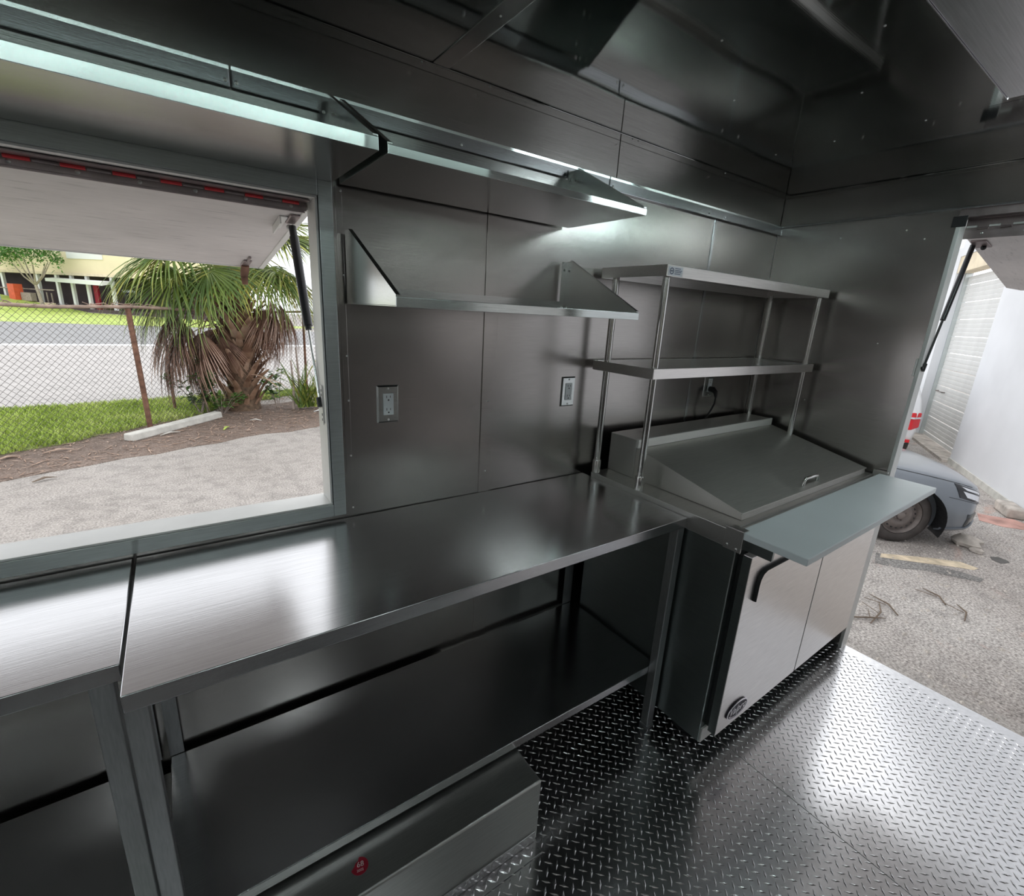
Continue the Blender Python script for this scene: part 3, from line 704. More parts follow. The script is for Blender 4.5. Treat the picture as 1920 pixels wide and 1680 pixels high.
# ------------------------------------------------------------------ outlets and cord
def outlet(label, cx_, cz_, plug=False):
    t = thing('wall_outlet', label, 'outlet', (cx_, 0, cz_), 'outlets on the steel wall')
    w_, h_ = .035, .0585
    pl = MB().add([(cx_-w_,-.0002,cz_-h_),(cx_+w_,-.0002,cz_-h_),(cx_+w_,-.0002,cz_+h_),(cx_-w_,-.0002,cz_+h_),(cx_-w_+.005,-.006,cz_-h_+.005),(cx_+w_-.005,-.006,cz_-h_+.005),(cx_+w_-.005,-.006,cz_+h_-.005),(cx_-w_+.005,-.006,cz_+h_-.005)],
        [(0,3,2,1),(4,5,6,7),(0,1,5,4),(1,2,6,5),(2,3,7,6),(3,0,4,7)])
    obj('cover_plate', pl, MT['lip'], t)
    rc = obj('receptacle', MB().box(cx_-.0165, cx_+.0165, -.0085, -.0062, cz_-.0335, cz_+.0335), MT['white'], t, bevel=.001)
    for s in (1, -1):
        z0 = cz_+s*.0195
        obj('slot', MB().box(cx_-.0068, cx_-.0052, -.0092, -.0086, z0, z0+.008), MT['slot'], rc)
        obj('slot', MB().box(cx_+.0050, cx_+.0064, -.0092, -.0086, z0+.001, z0+.0075), MT['slot'], rc)
        obj('ground_hole', MB().cyl((cx_, -.0089, z0-.006), (0,1,0), .0026, .0006, 10), MT['slot'], rc)
        obj('screw', screw_mb((cx_, -.006, cz_+s*.0485), (0,-1,0), .0035), MT['screw'], t, smooth=40)
    return t
outlet('steel plated double outlet nearest the serving window', -2.08, 1.2525)
outlet('steel plated double outlet left of the overshelf, clear of any cord', -1.342, 1.257)
outlet('steel plated outlet behind the overshelf with a black plug in it', -.388, 1.245)
pc = thing('power_cord', 'black power cord plugged into the wall behind the overshelf', 'cord', (-.388, -.02, 1.09))
obj('plug', MB().tube([(-.388,-.0094,1.2265),(-.388,-.028,1.2265),(-.388,-.044,1.215),(-.388,-.050,1.19)], [.014,.015,.011,.006], 10), MT['black'], pc, smooth=50)
obj('cord', MB().tube([(-.388,-.050,1.192),(-.390,-.051,1.16),(-.402,-.047,1.13),(-.415,-.040,1.10),(-.42,-.027,1.07),(-.42,-.026,.95)], .0045, 8), MT['black'], pc, smooth=60)

# ------------------------------------------------------------------ exhaust hood over the far side and its light strip
eh = thing('exhaust_hood', 'large stainless exhaust hood hanging from the ceiling opposite the tables', 'hood', (-2.2, -1.65, 2.06))
obj('hood_shell', MB().box(-3.5, -1.02, -2.28, -1.015, 2.06, ZC-.005), MT['hood'], eh, bevel=.002)
obj('front_flange', MB().box(-3.5, -1.02, -1.0148, -1.0135, 2.0585, 2.075), MT['hood'], eh)
for xh in (-2.15, -2.95):  # added fill panels, out of view, to brighten outlets and cutting board
    hlf = obj('hood_fill_light', MB().box(xh-.17, xh+.17, -1.92, -1.60, 2.050, 2.0595), MT['white'], eh, bevel=.002)
    obj('lens', MB().box(xh-.15, xh+.15, -1.90, -1.62, 2.0465, 2.0498), MT['lamp'], hlf)
ls = thing('led_strip', 'slim row of bright cool diodes along the hood front edge', 'light', (-2.7, -1.01, 2.05))
obj('channel', MB().box(-3.45, -2.03, -1.0133, -1.006, 2.058, 2.068), MT['white'], ls)
mb = MB(); x = -3.44
while x < -2.035:
    mb.box(x-.0021, x+.0021, -1.0058, -1.0048, 2.0595, 2.0665); mb.box(x-.0021, x+.0021, -1.0138, -1.0068, 2.0568, 2.0578); x += .0125
obj('diodes', mb, MT['led'], ls)['kind'] = 'stuff'
obj('end_diffuser', MB().box(-2.02, -1.57, -1.0132, -1.006, 2.058, 2.068), MT['softbar'], ls)
tl_ = thing('tube_light', 'slim ceiling tube light between the hood and the rear doorway', 'light', (-.75, -1.08, ZC))
obj('housing', MB().box(-1.0, -.50, -1.11, -1.05, ZC-.022, ZC-.0005), MT['white'], tl_, bevel=.003)
obj('diffuser', MB().tube([(-.985,-1.08,ZC-.034),(-.515,-1.08,ZC-.034)], .0125, 12), MT['tube'], tl_, smooth=50)
tl3 = thing('tube_light', 'short dimmer ceiling tube light closest to the rear doorway', 'light', (-.27, -1.08, ZC))
obj('housing', MB().box(-.47, -.07, -1.11, -1.05, ZC-.022, ZC-.0005), MT['white'], tl3, bevel=.003)
obj('diffuser', MB().tube([(-.455,-1.08,ZC-.034),(-.085,-1.08,ZC-.034)], .0125, 12), MT['dimtube'], tl3, smooth=50)
fill_tube = thing('tube_light', 'added fill tube on the ceiling at the far front end of the trailer', 'light', (-4.05, -1.19, ZC))  # added fill light, out of view, to brighten the window end
obj('housing', MB().box(-4.6, -3.56, -1.25, -1.13, ZC-.022, ZC-.0005), MT['white'], fill_tube, bevel=.003)
obj('diffuser', MB().tube([(-4.58,-1.19,ZC-.034),(-3.58,-1.19,ZC-.034)], .0125, 12), MT['tube'], fill_tube, smooth=50)

# ================================================================== outside
ZG = -.6
def sheet(name, poly, z, mat, thick=.04, kind='structure', parent=None):
    o = obj(name, MB().prism([(x, y, z-thick) for x, y in poly], (0,0,thick)), mat, parent)
    if kind: o['kind'] = kind
    return o
sheet('ground', [(-80,-60),(1.2,-60),(1.2,90),(-80,90)], ZG, MT['asphalt'], .1)
sheet('parking_lot', [(1.2,-60),(60,-60),(60,90),(1.2,90)], ZG, MT['lot'], .1)
def ragged(pts, amp, step, seed):
    r = random.Random(seed); out = []
    for a, b in zip(pts[:-1], pts[1:]):
        n = max(1, int(math.hypot(b[0]-a[0], b[1]-a[1])/step))
        for i in range(n):
            t = i/n; j = amp*(r.random()-.5)*2 if (i or a is not pts[0]) else 0
            out.append((a[0]+(b[0]-a[0])*t, a[1]+(b[1]-a[1])*t+j))
    out.append(pts[-1]); return out
d_edge = ragged([(-14,1.9),(-4.4,5.95),(-2.93,6.58),(-.47,7.5),(4,9.6),(8,11.6)], .10, .35, 3)
g_edge = ragged([(-14,2.8),(-4.75,7.05),(-3.2,8.25),(-2.35,9.0),(-1.7,10.1),(-.6,10.6),(1.5,10.9),(8,12.6)], .12, .3, 4)
road_n = [(-14,9.2),(-5.25,10.43),(-2.97,10.75),(.36,11.37),(8,13.4)]
def strip(name, lo, hi, z, mat, kind='structure'):
    """flat patch between two edge lines"""
    return sheet(name, list(lo)+list(hi)[::-1], z, mat, .03, kind)
strip('dirt_strip', d_edge, [(-14,5),(8,13)], ZG+.006, MT['dirt'])
strip('lawn', g_edge, road_n, ZG+.014, MT['lawn'])
far_e = [(-60,37.5),(-11.1,41),(6,37.5),(60,40)]
strip('road', [(-60,2.5),(-14,9.2)]+road_n[1:]+[(60,26)], far_e, ZG+.02, MT['road'])
strip('road_lane', [(-60,24.3),(-7.7,24.2),(-4.5,24.4),(60,27)], [(-60,37),(-11.1,40.9),(6,37.2),(60,39)], ZG+.026, MT['road_dark'])
strip('lane_line', [(-60,22.7),(60,25.4)], [(-60,23.4),(60,26.1)], ZG+.027, MT['column'])

# grass blades of the near lawn
def inside(poly, x, y):
    c = False; n = len(poly)
    for i in range(n):
        x1, y1 = poly[i]; x2, y2 = poly[(i+1) % n]
        if (y1 > y) != (y2 > y) and x < (x2-x1)*(y-y1)/(y2-y1)+x1: c = not c
    return c
lawn_poly = list(g_edge)+road_n[::-1]
def grass(name, poly, count, box, z, h, seed, mat=MT['grass']):
    r = random.Random(seed); mb = MB(); k = 0
    while k < count:
        x = r.uniform(box[0], box[1]); y = r.uniform(box[2], box[3])
        if not inside(poly, x, y): continue
        k += 1
        for _ in range(3):
            a = r.uniform(0, 2*PI); hh = h*r.uniform(.5, 1.3); w_ = .008*r.uniform(.7, 1.5); ln = hh*r.uniform(.1, .9); b_ = r.uniform(0, 2*PI)
            bx, by = x+r.uniform(-.03,.03), y+r.uniform(-.03,.03); dx, dy = math.cos(a)*w_, math.sin(a)*w_
            mx, my = bx+math.cos(b_)*ln*.35, by+math.sin(b_)*ln*.35; tx, ty = bx+math.cos(b_)*ln, by+math.sin(b_)*ln
            mb.add([(bx-dx,by-dy,z),(bx+dx,by+dy,z),(mx+dx*.7,my+dy*.7,z+hh*.6),(mx-dx*.7,my-dy*.7,z+hh*.6),(tx,ty,z+hh)], [(0,1,2,3),(3,2,4)])
    o = obj(name, mb, mat, recalc=False); o['kind'] = 'stuff'; o['label'] = 'short bright green grass behind the wire fence' if seed == 1 else 'green verge grass'; o['category'] = 'grass'
    return o
grass('grass', lawn_poly, 15000, (-8, 4, 5, 12.4), ZG+.014, .085, 1)

# leaf litter on the dirt, too many to count
dirt_poly = list(d_edge)+list(g_edge)[::-1]
mb = MB(); r = random.Random(9); k = 0
palm_zone = list(d_edge)+[(8,12.2),(1,10.6),(-.8,10.4),(-2.0,9.6),(-2.6,8.9),(-3.3,8.2),(-4.8,7.0),(-14,2.7)]
while k < 2600:
    x = r.uniform(-9, 3); y = r.uniform(4, 11)
    if not inside(palm_zone, x, y+r.uniform(-.15,.1)): continue
    k += 1; a = r.uniform(0, 2*PI); l_ = r.uniform(.015, .075) if r.random() < .9 else r.uniform(.08, .2); w_ = r.uniform(.003, .013); z = ZG+.010+r.uniform(0,.012)
    ca, sa_ = math.cos(a), math.sin(a); tilt = r.uniform(-.01, .02)
    mb.add([(x-ca*l_, y-sa_*l_, z), (x-sa_*w_, y+ca*w_, z+.006), (x+ca*l_, y+sa_*l_, z+max(0,tilt)), (x+sa_*w_, y-ca*w_, z+.004)], [(0,1,2,3)])
o = obj('leaf_litter', mb, MT['litter'], recalc=False); o['kind'] = 'stuff'; tag(o, 'scattered dry leaf bits over the dirt strip', 'leaf litter')

# ---- chain link fence
fence_pts = [(-9.6,2.97),(-7.05,5.1),(-4.72,7.05),(-3.07,8.16),(-1.45,9.62),(-.2,10.25),(1.6,11.05),(3.6,11.95)]
FH = 1.93
fe = thing('chain_link_fence', 'sagging chain link fence with rusty posts along the lawn', 'fence', (-3.07, 8.16, ZG))
zb = ZG+.02
mb = MB(); cell = .086; segl = [math.hypot(b[0]-a[0], b[1]-a[1]) for a, b in zip(fence_pts[:-1], fence_pts[1:])]
tot = sum(segl)
def fpos(s):
    for (a, b), l_ in zip(zip(fence_pts[:-1], fence_pts[1:]), segl):
        if s <= l_ or b == fence_pts[-1]:
            t = s/l_; return a[0]+(b[0]-a[0])*t, a[1]+(b[1]-a[1])*t
        s -= l_
def wire(p0, p1, r_=.0026):
    p0 = np.array(p0); p1 = np.array(p1); d = p1-p0; d = d/np.linalg.norm(d)
    a = np.cross(d, [.577,.577,.577]); a /= np.linalg.norm(a); b = np.cross(d, a)
    o_ = [r_*(math.cos(2*PI*k/3)*a+math.sin(2*PI*k/3)*b) for k in range(3)]
    mb.add([p0+q for q in o_]+[p1+q for q in o_], [(0,1,4,3),(1,2,5,4),(2,0,3,5)])
nn = int((tot+FH)/cell)
for sgn in (1, -1):
    for i in range(-int(FH/cell), int(tot/cell)+int(FH/cell)):
        s0 = i*cell
        # wire climbs along the fence at 45 degrees; broken at the posts so that it follows the line
        cuts = [0.0]; acc = 0
        for l_ in segl[:-1]:
            acc += l_; h = (acc-s0)*sgn
            if 0 < h < FH: cuts.append(h)
        cuts += [FH]; cuts.sort()
        for h0, h1 in zip(cuts[:-1], cuts[1:]):
            sa_, sb_ = s0+sgn*h0, s0+sgn*h1
            lo = min(sa_, sb_); hi = max(sa_, sb_)
            if lo < 0 or hi > tot: continue
            xa, ya = fpos(sa_); xb, yb = fpos(sb_); off = .006*sgn
            wire((xa+off, ya-off, zb+h0), (xb+off, yb-off, zb+h1))
o = obj('wire_mesh', mb, MT['wire'], fe, recalc=False); o['kind'] = 'stuff'
lean = {3: (-.05, .0)}
for i, (x, y) in enumerate(fence_pts):
    lx, ly = lean.get(i, (0.02*(i % 2), 0)); r_ = .038 if i == 3 else .026
    obj('post', MB().tube([(x, y-.03, ZG-.02), (x+lx*.5, y-.03, ZG+1.0), (x+lx, y-.03, ZG+FH+.03)], r_, 10), MT['rust'], fe, smooth=50)
obj('post', MB().tube([(-2.72, 9.55, ZG-.02), (-2.72, 9.55, ZG+1.6)], .026, 8), MT['rust'], fe, smooth=50)
for a, b in zip(fence_pts[:-1], fence_pts[1:]):
    obj('top_rail', MB().tube([(a[0],a[1]-.03,ZG+FH), ((a[0]+b[0])/2,(a[1]+b[1])/2-.03,ZG+FH-.03), (b[0],b[1]-.03,ZG+FH)], .024, 8), MT['rustlight'], fe, smooth=50)
# dry vine along the rail
mb = MB(); r = random.Random(5)
for i in range(26):
    s = r.uniform(0, tot*.6); pts = []
    for k in range(5):
        x, y = fpos(min(tot, s+k*.13)); pts.append((x+r.uniform(-.03,.03), y+r.uniform(-.06,.04), ZG+FH+r.uniform(-.05,.05)))
    mb.tube(pts, .006, 4)
obj('dry_vine', mb, MT['rustlight'], fe)['kind'] = 'stuff'

# ---- parking stop
a = np.array([-3.32, 7.42]); b_ = np.array([-2.07, 8.72]); d = (b_-a)/np.linalg.norm(b_-a); nrm = np.array([-d[1], d[0]])
prof = [(-.09,0),(-.075,.115),(.075,.115),(.09,0)]
mb = MB(); mb.prism([(a[0]+nrm[0]*w_, a[1]+nrm[1]*w_, ZG+.004+h) for w_, h in prof], (b_[0]-a[0], b_[1]-a[1], 0))
tag(obj('parking_stop', mb, MT['concrete'], loc=(-2.7, 8.07, ZG), bevel=.02, seg=3, smooth=30), 'long white concrete parking stop lying on the dirt before the fence', 'parking stop')

# ---- palm
PX, PY = -1.60, 9.45
pm = thing('palm_tree', 'shaggy fan palm with brown skirt of dead fronds outside the serving window', 'palm tree', (PX, PY, ZG))
PT = 2.55     # crown height
def trunk_c(z):
    t = (z-ZG)/(PT-ZG); return PX+.10*math.sin(t*2.2)-.06*t, PY
path = [(*trunk_c(ZG+ (PT-ZG)*i/10), ZG+(PT-ZG)*i/10-.02) for i in range(11)]
obj('trunk', MB().tube(path, [.36,.27,.23,.22,.22,.22,.23,.25,.26,.25,.2], 14), MT['trunk'], pm, smooth=60)
# leaf bases (boots): shared meshes
boots = []
r = random.Random(21)
for k in range(4):
    w_ = .055+.012*k; ln = .30+.05*k; bend = .05+.03*k
    mb = MB(); rows = []
    for i in range(5):
        t = i/4; ww = w_*(1-.55*t)*(1 if t < .95 else .6); oo = .02+bend*t*t+.07*t; zz = ln*t
        rows.append([(-ww, oo-.012, zz), (0, oo+.014*(1-t*.5), zz), (ww, oo-.012, zz), (0, oo-.026, zz)])
    vs_ = [q for rw in rows for q in rw]; fs_ = [(i*4+j, i*4+(j+1) % 4, (i+1)*4+(j+1) % 4, (i+1)*4+j) for i in range(4) for j in range(4)]
    fs_ += [(3,2,1,0), (16,17,18,19)]
    mb.add(vs_, fs_)
    o = obj('leaf_base', mb, MT['boot'], smooth=50); boots.append(o.data); bpy.data.objects.remove(o)
nb = 0
for lev in range(17):
    z = ZG+.06+lev*.165; cx_, cy_ = trunk_c(z); rad = .20 + (.10 if z < ZG+.3 else 0) + (.03 if z > 1.6 else 0)
    for j in range(9):
        ang = j*2*PI/9 + lev*.37 + r.uniform(-.12,.12); sc_ = r.uniform(.85, 1.35)
        M4 = Matrix.Translation((cx_-PX+math.cos(ang)*rad*.86, cy_-PY+math.sin(ang)*rad*.86, z-ZG)) @ Matrix.Rotation(ang-PI/2, 4, 'Z') @ Matrix.Rotation(r.uniform(-.35,.15), 4, 'Y') @ Matrix.Rotation(-r.uniform(-.05,.35), 4, 'X') @ Matrix.Scale(sc_, 4)
        part('leaf_base', boots[r.randrange(4)], pm, M4); nb += 1
def frond_mesh(seed, nleaf, L0, spread, droop, pet, petdrop, width=.017):
    """fan leaf leaving along +X from the origin; petiole then a hanging fan"""
    r = random.Random(seed); mb = MB()
    pp = []
    for i in range(7):
        t = i/6; pp.append(np.array([pet*t*(1-.12*t), r.uniform(-.004,.004), -petdrop*t*t]))
    mb.tube(pp, [.020,.016,.013,.011,.010,.009,.008], 5)
    hub = pp[-1]; d0 = pp[-1]-pp[-2]; d0 /= np.linalg.norm(d0); side = np.array([0,1.,0]); up = np.cross(d0, side)
    if up[2] < 0: up = -up
    for i in range(nleaf):
        u = (i+.5)/nleaf*2-1; a = u*spread + r.uniform(-.03,.03)
        d = d0*math.cos(a)+side*math.sin(a)+up*(.18*math.cos(2*a)*.4)+r.uniform(-.07,.07)*up; d /= np.linalg.norm(d)
        ln = L0*(1-.32*abs(u)**2)*r.uniform(.82, 1.1); n = 6; p = hub+d*.02; rows = []; dd = d.copy()
        for k in range(n+1):
            t = k/n; w_ = width*(.45+1.3*t if t < .35 else .9*(1-(t-.35)/.65)**.8+.03)
            cr = np.cross(dd, up); nc = np.linalg.norm(cr); cr = cr/nc if nc > .05 else side
            nrm_ = np.cross(cr, dd)
            rows.append((p-cr*w_, p+nrm_*(-w_*.5), p+cr*w_))
            g = droop*(t**1.3)*.42*r.uniform(.8, 1.2); dd = dd+np.array([r.uniform(-.03,.03), r.uniform(-.03,.03), -g]); dd /= np.linalg.norm(dd); p = p+dd*ln/n
        vs_ = [q for rw in rows for q in rw]; fs_ = []
        for k in range(n): fs_ += [(k*3, k*3+1, k*3+4, k*3+3), (k*3+1, k*3+2, k*3+5, k*3+4)]
        mb.add(vs_, fs_)
    return mb
gm = []; dm = []
for k in range(3):
    o = obj('frond', frond_mesh(40+k, 40, 1.18+.07*k, 1.8, 1.15+.15*k, .85, .24, .019), MT['frond'], recalc=False); gm.append(o.data); bpy.data.objects.remove(o)
for k in range(3):
    o = obj('frond', frond_mesh(60+k, 54, 1.08+.08*k, 1.3, 1.7+.3*k, .80, .45, .018), MT['frond_dead'], recalc=False); dm.append(o.data); bpy.data.objects.remove(o)
def put_frond(me, ang, z, pitch, roll, sc_, off=.16):
    cx_, cy_ = trunk_c(z)
    M4 = Matrix.Translation((cx_-PX+math.cos(ang)*off, cy_-PY+math.sin(ang)*off, z-ZG)) @ Matrix.Rotation(ang, 4, 'Z') @ Matrix.Rotation(pitch, 4, 'Y') @ Matrix.Rotation(roll, 4, 'X') @ Matrix.Scale(sc_, 4)
    return part('frond', me, pm, M4)
D = math.radians
# green fans low on the left and right of the crown, then the crown itself
for ang, z, pit, roll, sc_ in [(188,2.30,.30,.1,1.18),(206,2.36,.22,-.2,1.15),(172,2.42,.14,.2,1.15),(222,2.30,.42,.1,1.05),(198,2.50,.02,.1,1.2),(240,2.44,.28,.1,1.0),(160,2.34,.30,-.2,1.1),(214,2.56,-.05,.0,1.15),
                               (-8,2.44,.10,.1,1.1),(-30,2.46,.22,-.2,1.05),(12,2.40,.2,.2,1.1),(28,2.46,.15,0,1.1),(-48,2.50,.20,.1,1.0),(262,2.5,.3,.1,.95),(300,2.5,.3,.1,.95)]:
    put_frond(gm[r.randrange(3)], D(ang), z, pit, roll, sc_)
for k in range(18):
    put_frond(gm[k % 3], D(k*360/18+9), 2.56+.03*(k % 3), -.35-.5*r.random(), r.uniform(-.3,.3), r.uniform(1.0,1.2))
# brown skirt
for ang, z, pit, roll, sc_ in [(186,1.75,.20,.1,1.22),(196,1.80,.16,-.2,1.2),(176,1.70,.24,.2,1.2),(204,1.62,.34,.1,1.1),(190,1.55,.36,.1,1.1),(182,1.95,.10,.05,1.15),(168,1.72,.30,.1,1.15),(172,1.48,.45,.1,1.05),(200,1.46,.50,-.1,1.0),(210,1.5,.62,.1,.85),(180,1.36,.55,.1,1.0),
                               (-6,2.10,.22,.1,1.05),(-20,2.05,.36,-.2,1.0),(14,2.12,.25,.2,1.05),(-32,2.0,.5,0,.9),(32,2.0,.4,.1,1.0),(2,1.95,.45,.1,1.0),(140,1.7,.6,.1,1.0),(50,1.8,.7,0,1.0),(80,1.8,.7,0,1.0),(110,1.8,.7,0,1.0)]:
    put_frond(dm[r.randrange(3)], D(ang), z, pit, roll, sc_)
# bare dry stalks hanging off the trunk
for k, (ang, z, ln, dr) in enumerate([(200,1.15,.95,-.35),(215,.75,1.0,-.5),(190,1.05,.7,-.4),(205,.35,.8,-.45),(330,1.3,.5,-.1),(235,2.2,.6,.2),(250,1.9,.5,.25),(285,2.1,.5,.3),(310,2.25,.5,.2),(220,2.05,.6,.15),(265,2.3,.55,.3),(340,2.2,.5,.1),(230,1.75,.6,.1),(300,.1,.9,-.25),(320,0,.8,-.2)]):
    cx_, cy_ = trunk_c(z); a = D(ang)
    pts = [(cx_+math.cos(a)*(.2+ln*t), cy_+math.sin(a)*(.2+ln*t*.55), max(ZG+.03, z+dr*ln*t+.10*math.sin(t*3))) for t in (0,.25,.5,.75,1)]
    obj('dry_stalk', MB().tube(pts, [.030,.024,.018,.014,.008], 6, flat=(.5,1.3)), MT['boot'], pm, smooth=50)

# ---- small plants by the palm
def leafy(name, label, cat, x, y, h, nst, nleaf, lsize, spread, seed, mat=MT['shrub'], group=None):
    t = thing(name, label, cat, (x, y, ZG), group); r = random.Random(seed); mb = MB()
    for i in range(nst):
        a = r.uniform(0, 2*PI); tip = np.array([x+math.cos(a)*spread*r.uniform(.3,1), y+math.sin(a)*spread*r.uniform(.3,1), ZG+h*r.uniform(.6,1)])
        b0 = np.array([x+r.uniform(-.03,.03), y+r.uniform(-.03,.03), ZG]); md = (b0+tip)/2+np.array([0,0,h*.1])
        obj('stem', MB().tube([b0, md, tip], [.008,.006,.003], 5), MT['bark'], t)
        for k in range(nleaf):
            f = r.uniform(.25, 1); p = b0*(1-f)**2+2*md*f*(1-f)+tip*f*f; aa = r.uniform(0, 2*PI); l_ = lsize*r.uniform(.6,1.2); el = r.uniform(-.3,.6)
            d = np.array([math.cos(aa)*math.cos(el), math.sin(aa)*math.cos(el), math.sin(el)]); s_ = np.cross(d, [0,0,1.]); s_ /= np.linalg.norm(s_); u_ = np.cross(s_, d)
            q = [p, p+d*l_*.3+s_*l_*.24+u_*l_*.05, p+d*l_*.68+s_*l_*.22+u_*l_*.04, p+d*l_-u_*l_*.08, p+d*l_*.68-s_*l_*.22+u_*l_*.04, p+d*l_*.3-s_*l_*.24+u_*l_*.05, p+d*l_*.5-u_*l_*.03]
            mb.add(q, [(0,1,6),(1,2,6),(2,3,6),(3,4,6),(4,5,6),(5,0,6)])
    o = obj('leaves', mb, mat, t, recalc=False); o['kind'] = 'stuff'
    return t
leafy('shrub', 'round leaved dark green shrub at the left foot of the palm', 'shrub', -2.32, 9.05, .95, 9, 26, .13, .55, 1)
leafy('shrub', 'low narrow leaved shrub between the palm trunk and the parking stop', 'shrub', -1.98, 9.0, .55, 9, 24, .11, .45, 2)
leafy('sapling', 'small bright green sapling right of the palm trunk', 'sapling', -.98, 9.35, .85, 5, 22, .14, .30, 3)
leafy('vine_clump', 'pale green leaf clump hanging in the dead fronds', 'vine', -2.2, 9.0, 1.15, 3, 20, .12, .28, 4, MT['tree_leaf'])
yu = thing('palmetto', 'young bladed palmetto at the right edge of the serving window', 'plant', (-.42, 9.0, ZG))
r = random.Random(31); bl = []
for k in range(3):
    mb = MB(); ln = .95+.12*k; rows = []
    for i in range(6):
        t = i/5; w_ = .026*(1-t*.95)+.002; rows.append([(-w_, ln*t*.35+.35*t*t*.4, ln*t*(1-.25*t)), (0, ln*t*.35+.35*t*t*.4-.010, ln*t*(1-.25*t)), (w_, ln*t*.35+.35*t*t*.4, ln*t*(1-.25*t))])
    vs_ = [q for rw in rows for q in rw]; fs_ = []
    for i in range(5): fs_ += [(i*3,i*3+1,i*3+4,i*3+3),(i*3+1,i*3+2,i*3+5,i*3+4)]
    mb.add(vs_, fs_); o = obj('leaf_blade', mb, MT['frond'], recalc=False); bl.append(o.data); bpy.data.objects.remove(o)
for k in range(64):
    M4 = Matrix.Translation((r.uniform(-.22,.25), r.uniform(-.1,.1), .05)) @ Matrix.Rotation(r.uniform(0, 2*PI), 4, 'Z') @ Matrix.Rotation(-r.uniform(-.35,.45), 4, 'X') @ Matrix.Scale(r.uniform(.65,1.2), 4)
    part('leaf_blade', bl[k % 3], yu, M4)
for k, (x, y, h) in enumerate(((-.72,9.05,1.0),(-.60,9.1,1.25))):
    obj('dry_stem', MB().tube([(x,y,ZG),(x+.03,y,ZG+h*.5),(x+.01,y,ZG+h)], [.03,.024,.015], 7), MT['bark'], yu, smooth=50)
# dry pieces lying about
for i, (u, v, ln, an, lab) in enumerate([(110,848,.32,.35,'pale curled dry frond piece on the dirt left of the parking stop'),(15,862,.25,.6,'dry frond piece on the dirt at the left window edge'),(320,815,.30,.5,'thin pale stick lying just below the parking stop'),(425,805,.22,1.1,'yellow green frond tip on the dirt below the palm'),(480,790,.2,-.5,'pale wood chip on the dirt right of the palm foot'),(85,902,.22,.5,'dark twig on the asphalt near the left window edge'),(600,772,.25,.2,'white stick on the dirt at the right window edge')]):
    p = on_z(u, v, ZG); mb = MB(); ca, sa_ = math.cos(an), math.sin(an); z = ZG+.02
    mb.tube([(p[0]-ca*ln/2, p[1]-sa_*ln/2, z), (p[0], p[1]+.02, z+.02), (p[0]+ca*ln/2, p[1]+sa_*ln/2, z)], [.01,.022,.006], 6, flat=(.5,1.2))
    tag(obj('dry_frond_piece' if i != 5 else 'twig', mb, [MT['litter'],MT['litter'],MT['concrete'],MT['grass'],MT['concrete'],MT['twig'],MT['column']][i], loc=tuple(p), smooth=50), lab, 'debris')

# ---- the far side of the road
P1 = at(175, 585.6, 47.9); P0 = at(14, 552, 49.6)
ex = np.array([P0[0]-P1[0], P0[1]-P1[1], 0]); bl_ = np.linalg.norm(ex); ex /= bl_     # along the facade to the left
en = np.array([ex[1], -ex[0], 0]);
if np.dot(en, CAMP-P1) < 0: en = -en                                                  # towards the road
def B(s, d, z): # facade frame: s to the left, d towards us, z above the road lot
    return tuple(P1+ex*s+en*d+np.array([0,0,z-P1[2]]))
zl = lambda s: P1[2]+(P0[2]-P1[2])*max(0, min(1.6, s/bl_))      # bank rising to the left
mb = MB(); n = 14
g0 = []; 
for i in range(n+1):
    s = -26+i*(60/n); mb.v.append(B(s, .6, zl(s))); 
for i in range(n+1):
    s = -26+i*(60/n); q = np.array(B(s, .6, ZG)); x = q[0]+en[0]*0; 
    # foot of the bank at the far road edge
    x0_, y0_ = q[0], q[1]; t = 0
    ye = np.interp(x0_+en[0]*14, [p_[0] for p_ in far_e], [p_[1] for p_ in far_e]); k_ = (ye-y0_)/en[1]
    mb.v.append((x0_+en[0]*k_, ye, ZG+.021))
for i in range(n): mb.f.append((i, i+1, n+2+i, n+1+i))
struct('far_lawn', mb, MT['grass'])
# small grass humps so the bank is not flat colour
bd = thing('porch_building', 'cream storefront building with white porch columns across the road', 'building', tuple(P1))
def bbox(s0, s1, d0, d1, z0, z1): 
    return MB().hexa([B(s0,d0,z0),B(s1,d0,z0),B(s1,d1,z0),B(s0,d1,z0),B(s0,d0,z1),B(s1,d0,z1),B(s1,d1,z1),B(s0,d1,z1)])
m2 = 47.9/FPX      # metres per pixel there, for sizes
zt = P1[2]+3.55
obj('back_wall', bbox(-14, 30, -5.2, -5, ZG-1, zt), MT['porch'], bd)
obj('upper_wall', bbox(-14, 30, -5, .15, zt, zt+4.2), MT['cream'], bd)
obj('fascia', bbox(-14, 30, .16, .35, zt-.12, zt+.12), MT['lintel'], bd)
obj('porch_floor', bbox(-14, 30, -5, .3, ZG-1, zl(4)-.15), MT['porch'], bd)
for s in (-3.0, .0, 1.9, 3.75, 6.2, 10.8, 14.5, 18): obj('column', bbox(s-.14, s+.14, -.1, .15, zl(s)-.6, zt-.125), MT['column'], bd)
obj('awning', MB().hexa([B(-3.3,.4,zt-.78),B(3.5,.4,zt-.62),B(3.5,1.3,zt-.80),B(-3.3,1.3,zt-.96),B(-3.3,.4,zt-.50),B(3.5,.4,zt-.40),B(3.5,1.3,zt-.5),B(-3.3,1.3,zt-.60)]), MT['column'], bd)
obj('shop_window', bbox(.3, 1.7, -4.95, -4.9, P1[2]+.2, P1[2]+2.1), MT['glassdark'], bd)
obj('window_head', bbox(.1, 1.8, -4.9, -4.8, P1[2]+2.1, P1[2]+2.35), MT['frame'], bd)
obj('red_banner', bbox(-.75, -.25, -.4, -.2, P1[2]+.3, P1[2]+2.6), MT['sticker'], bd)
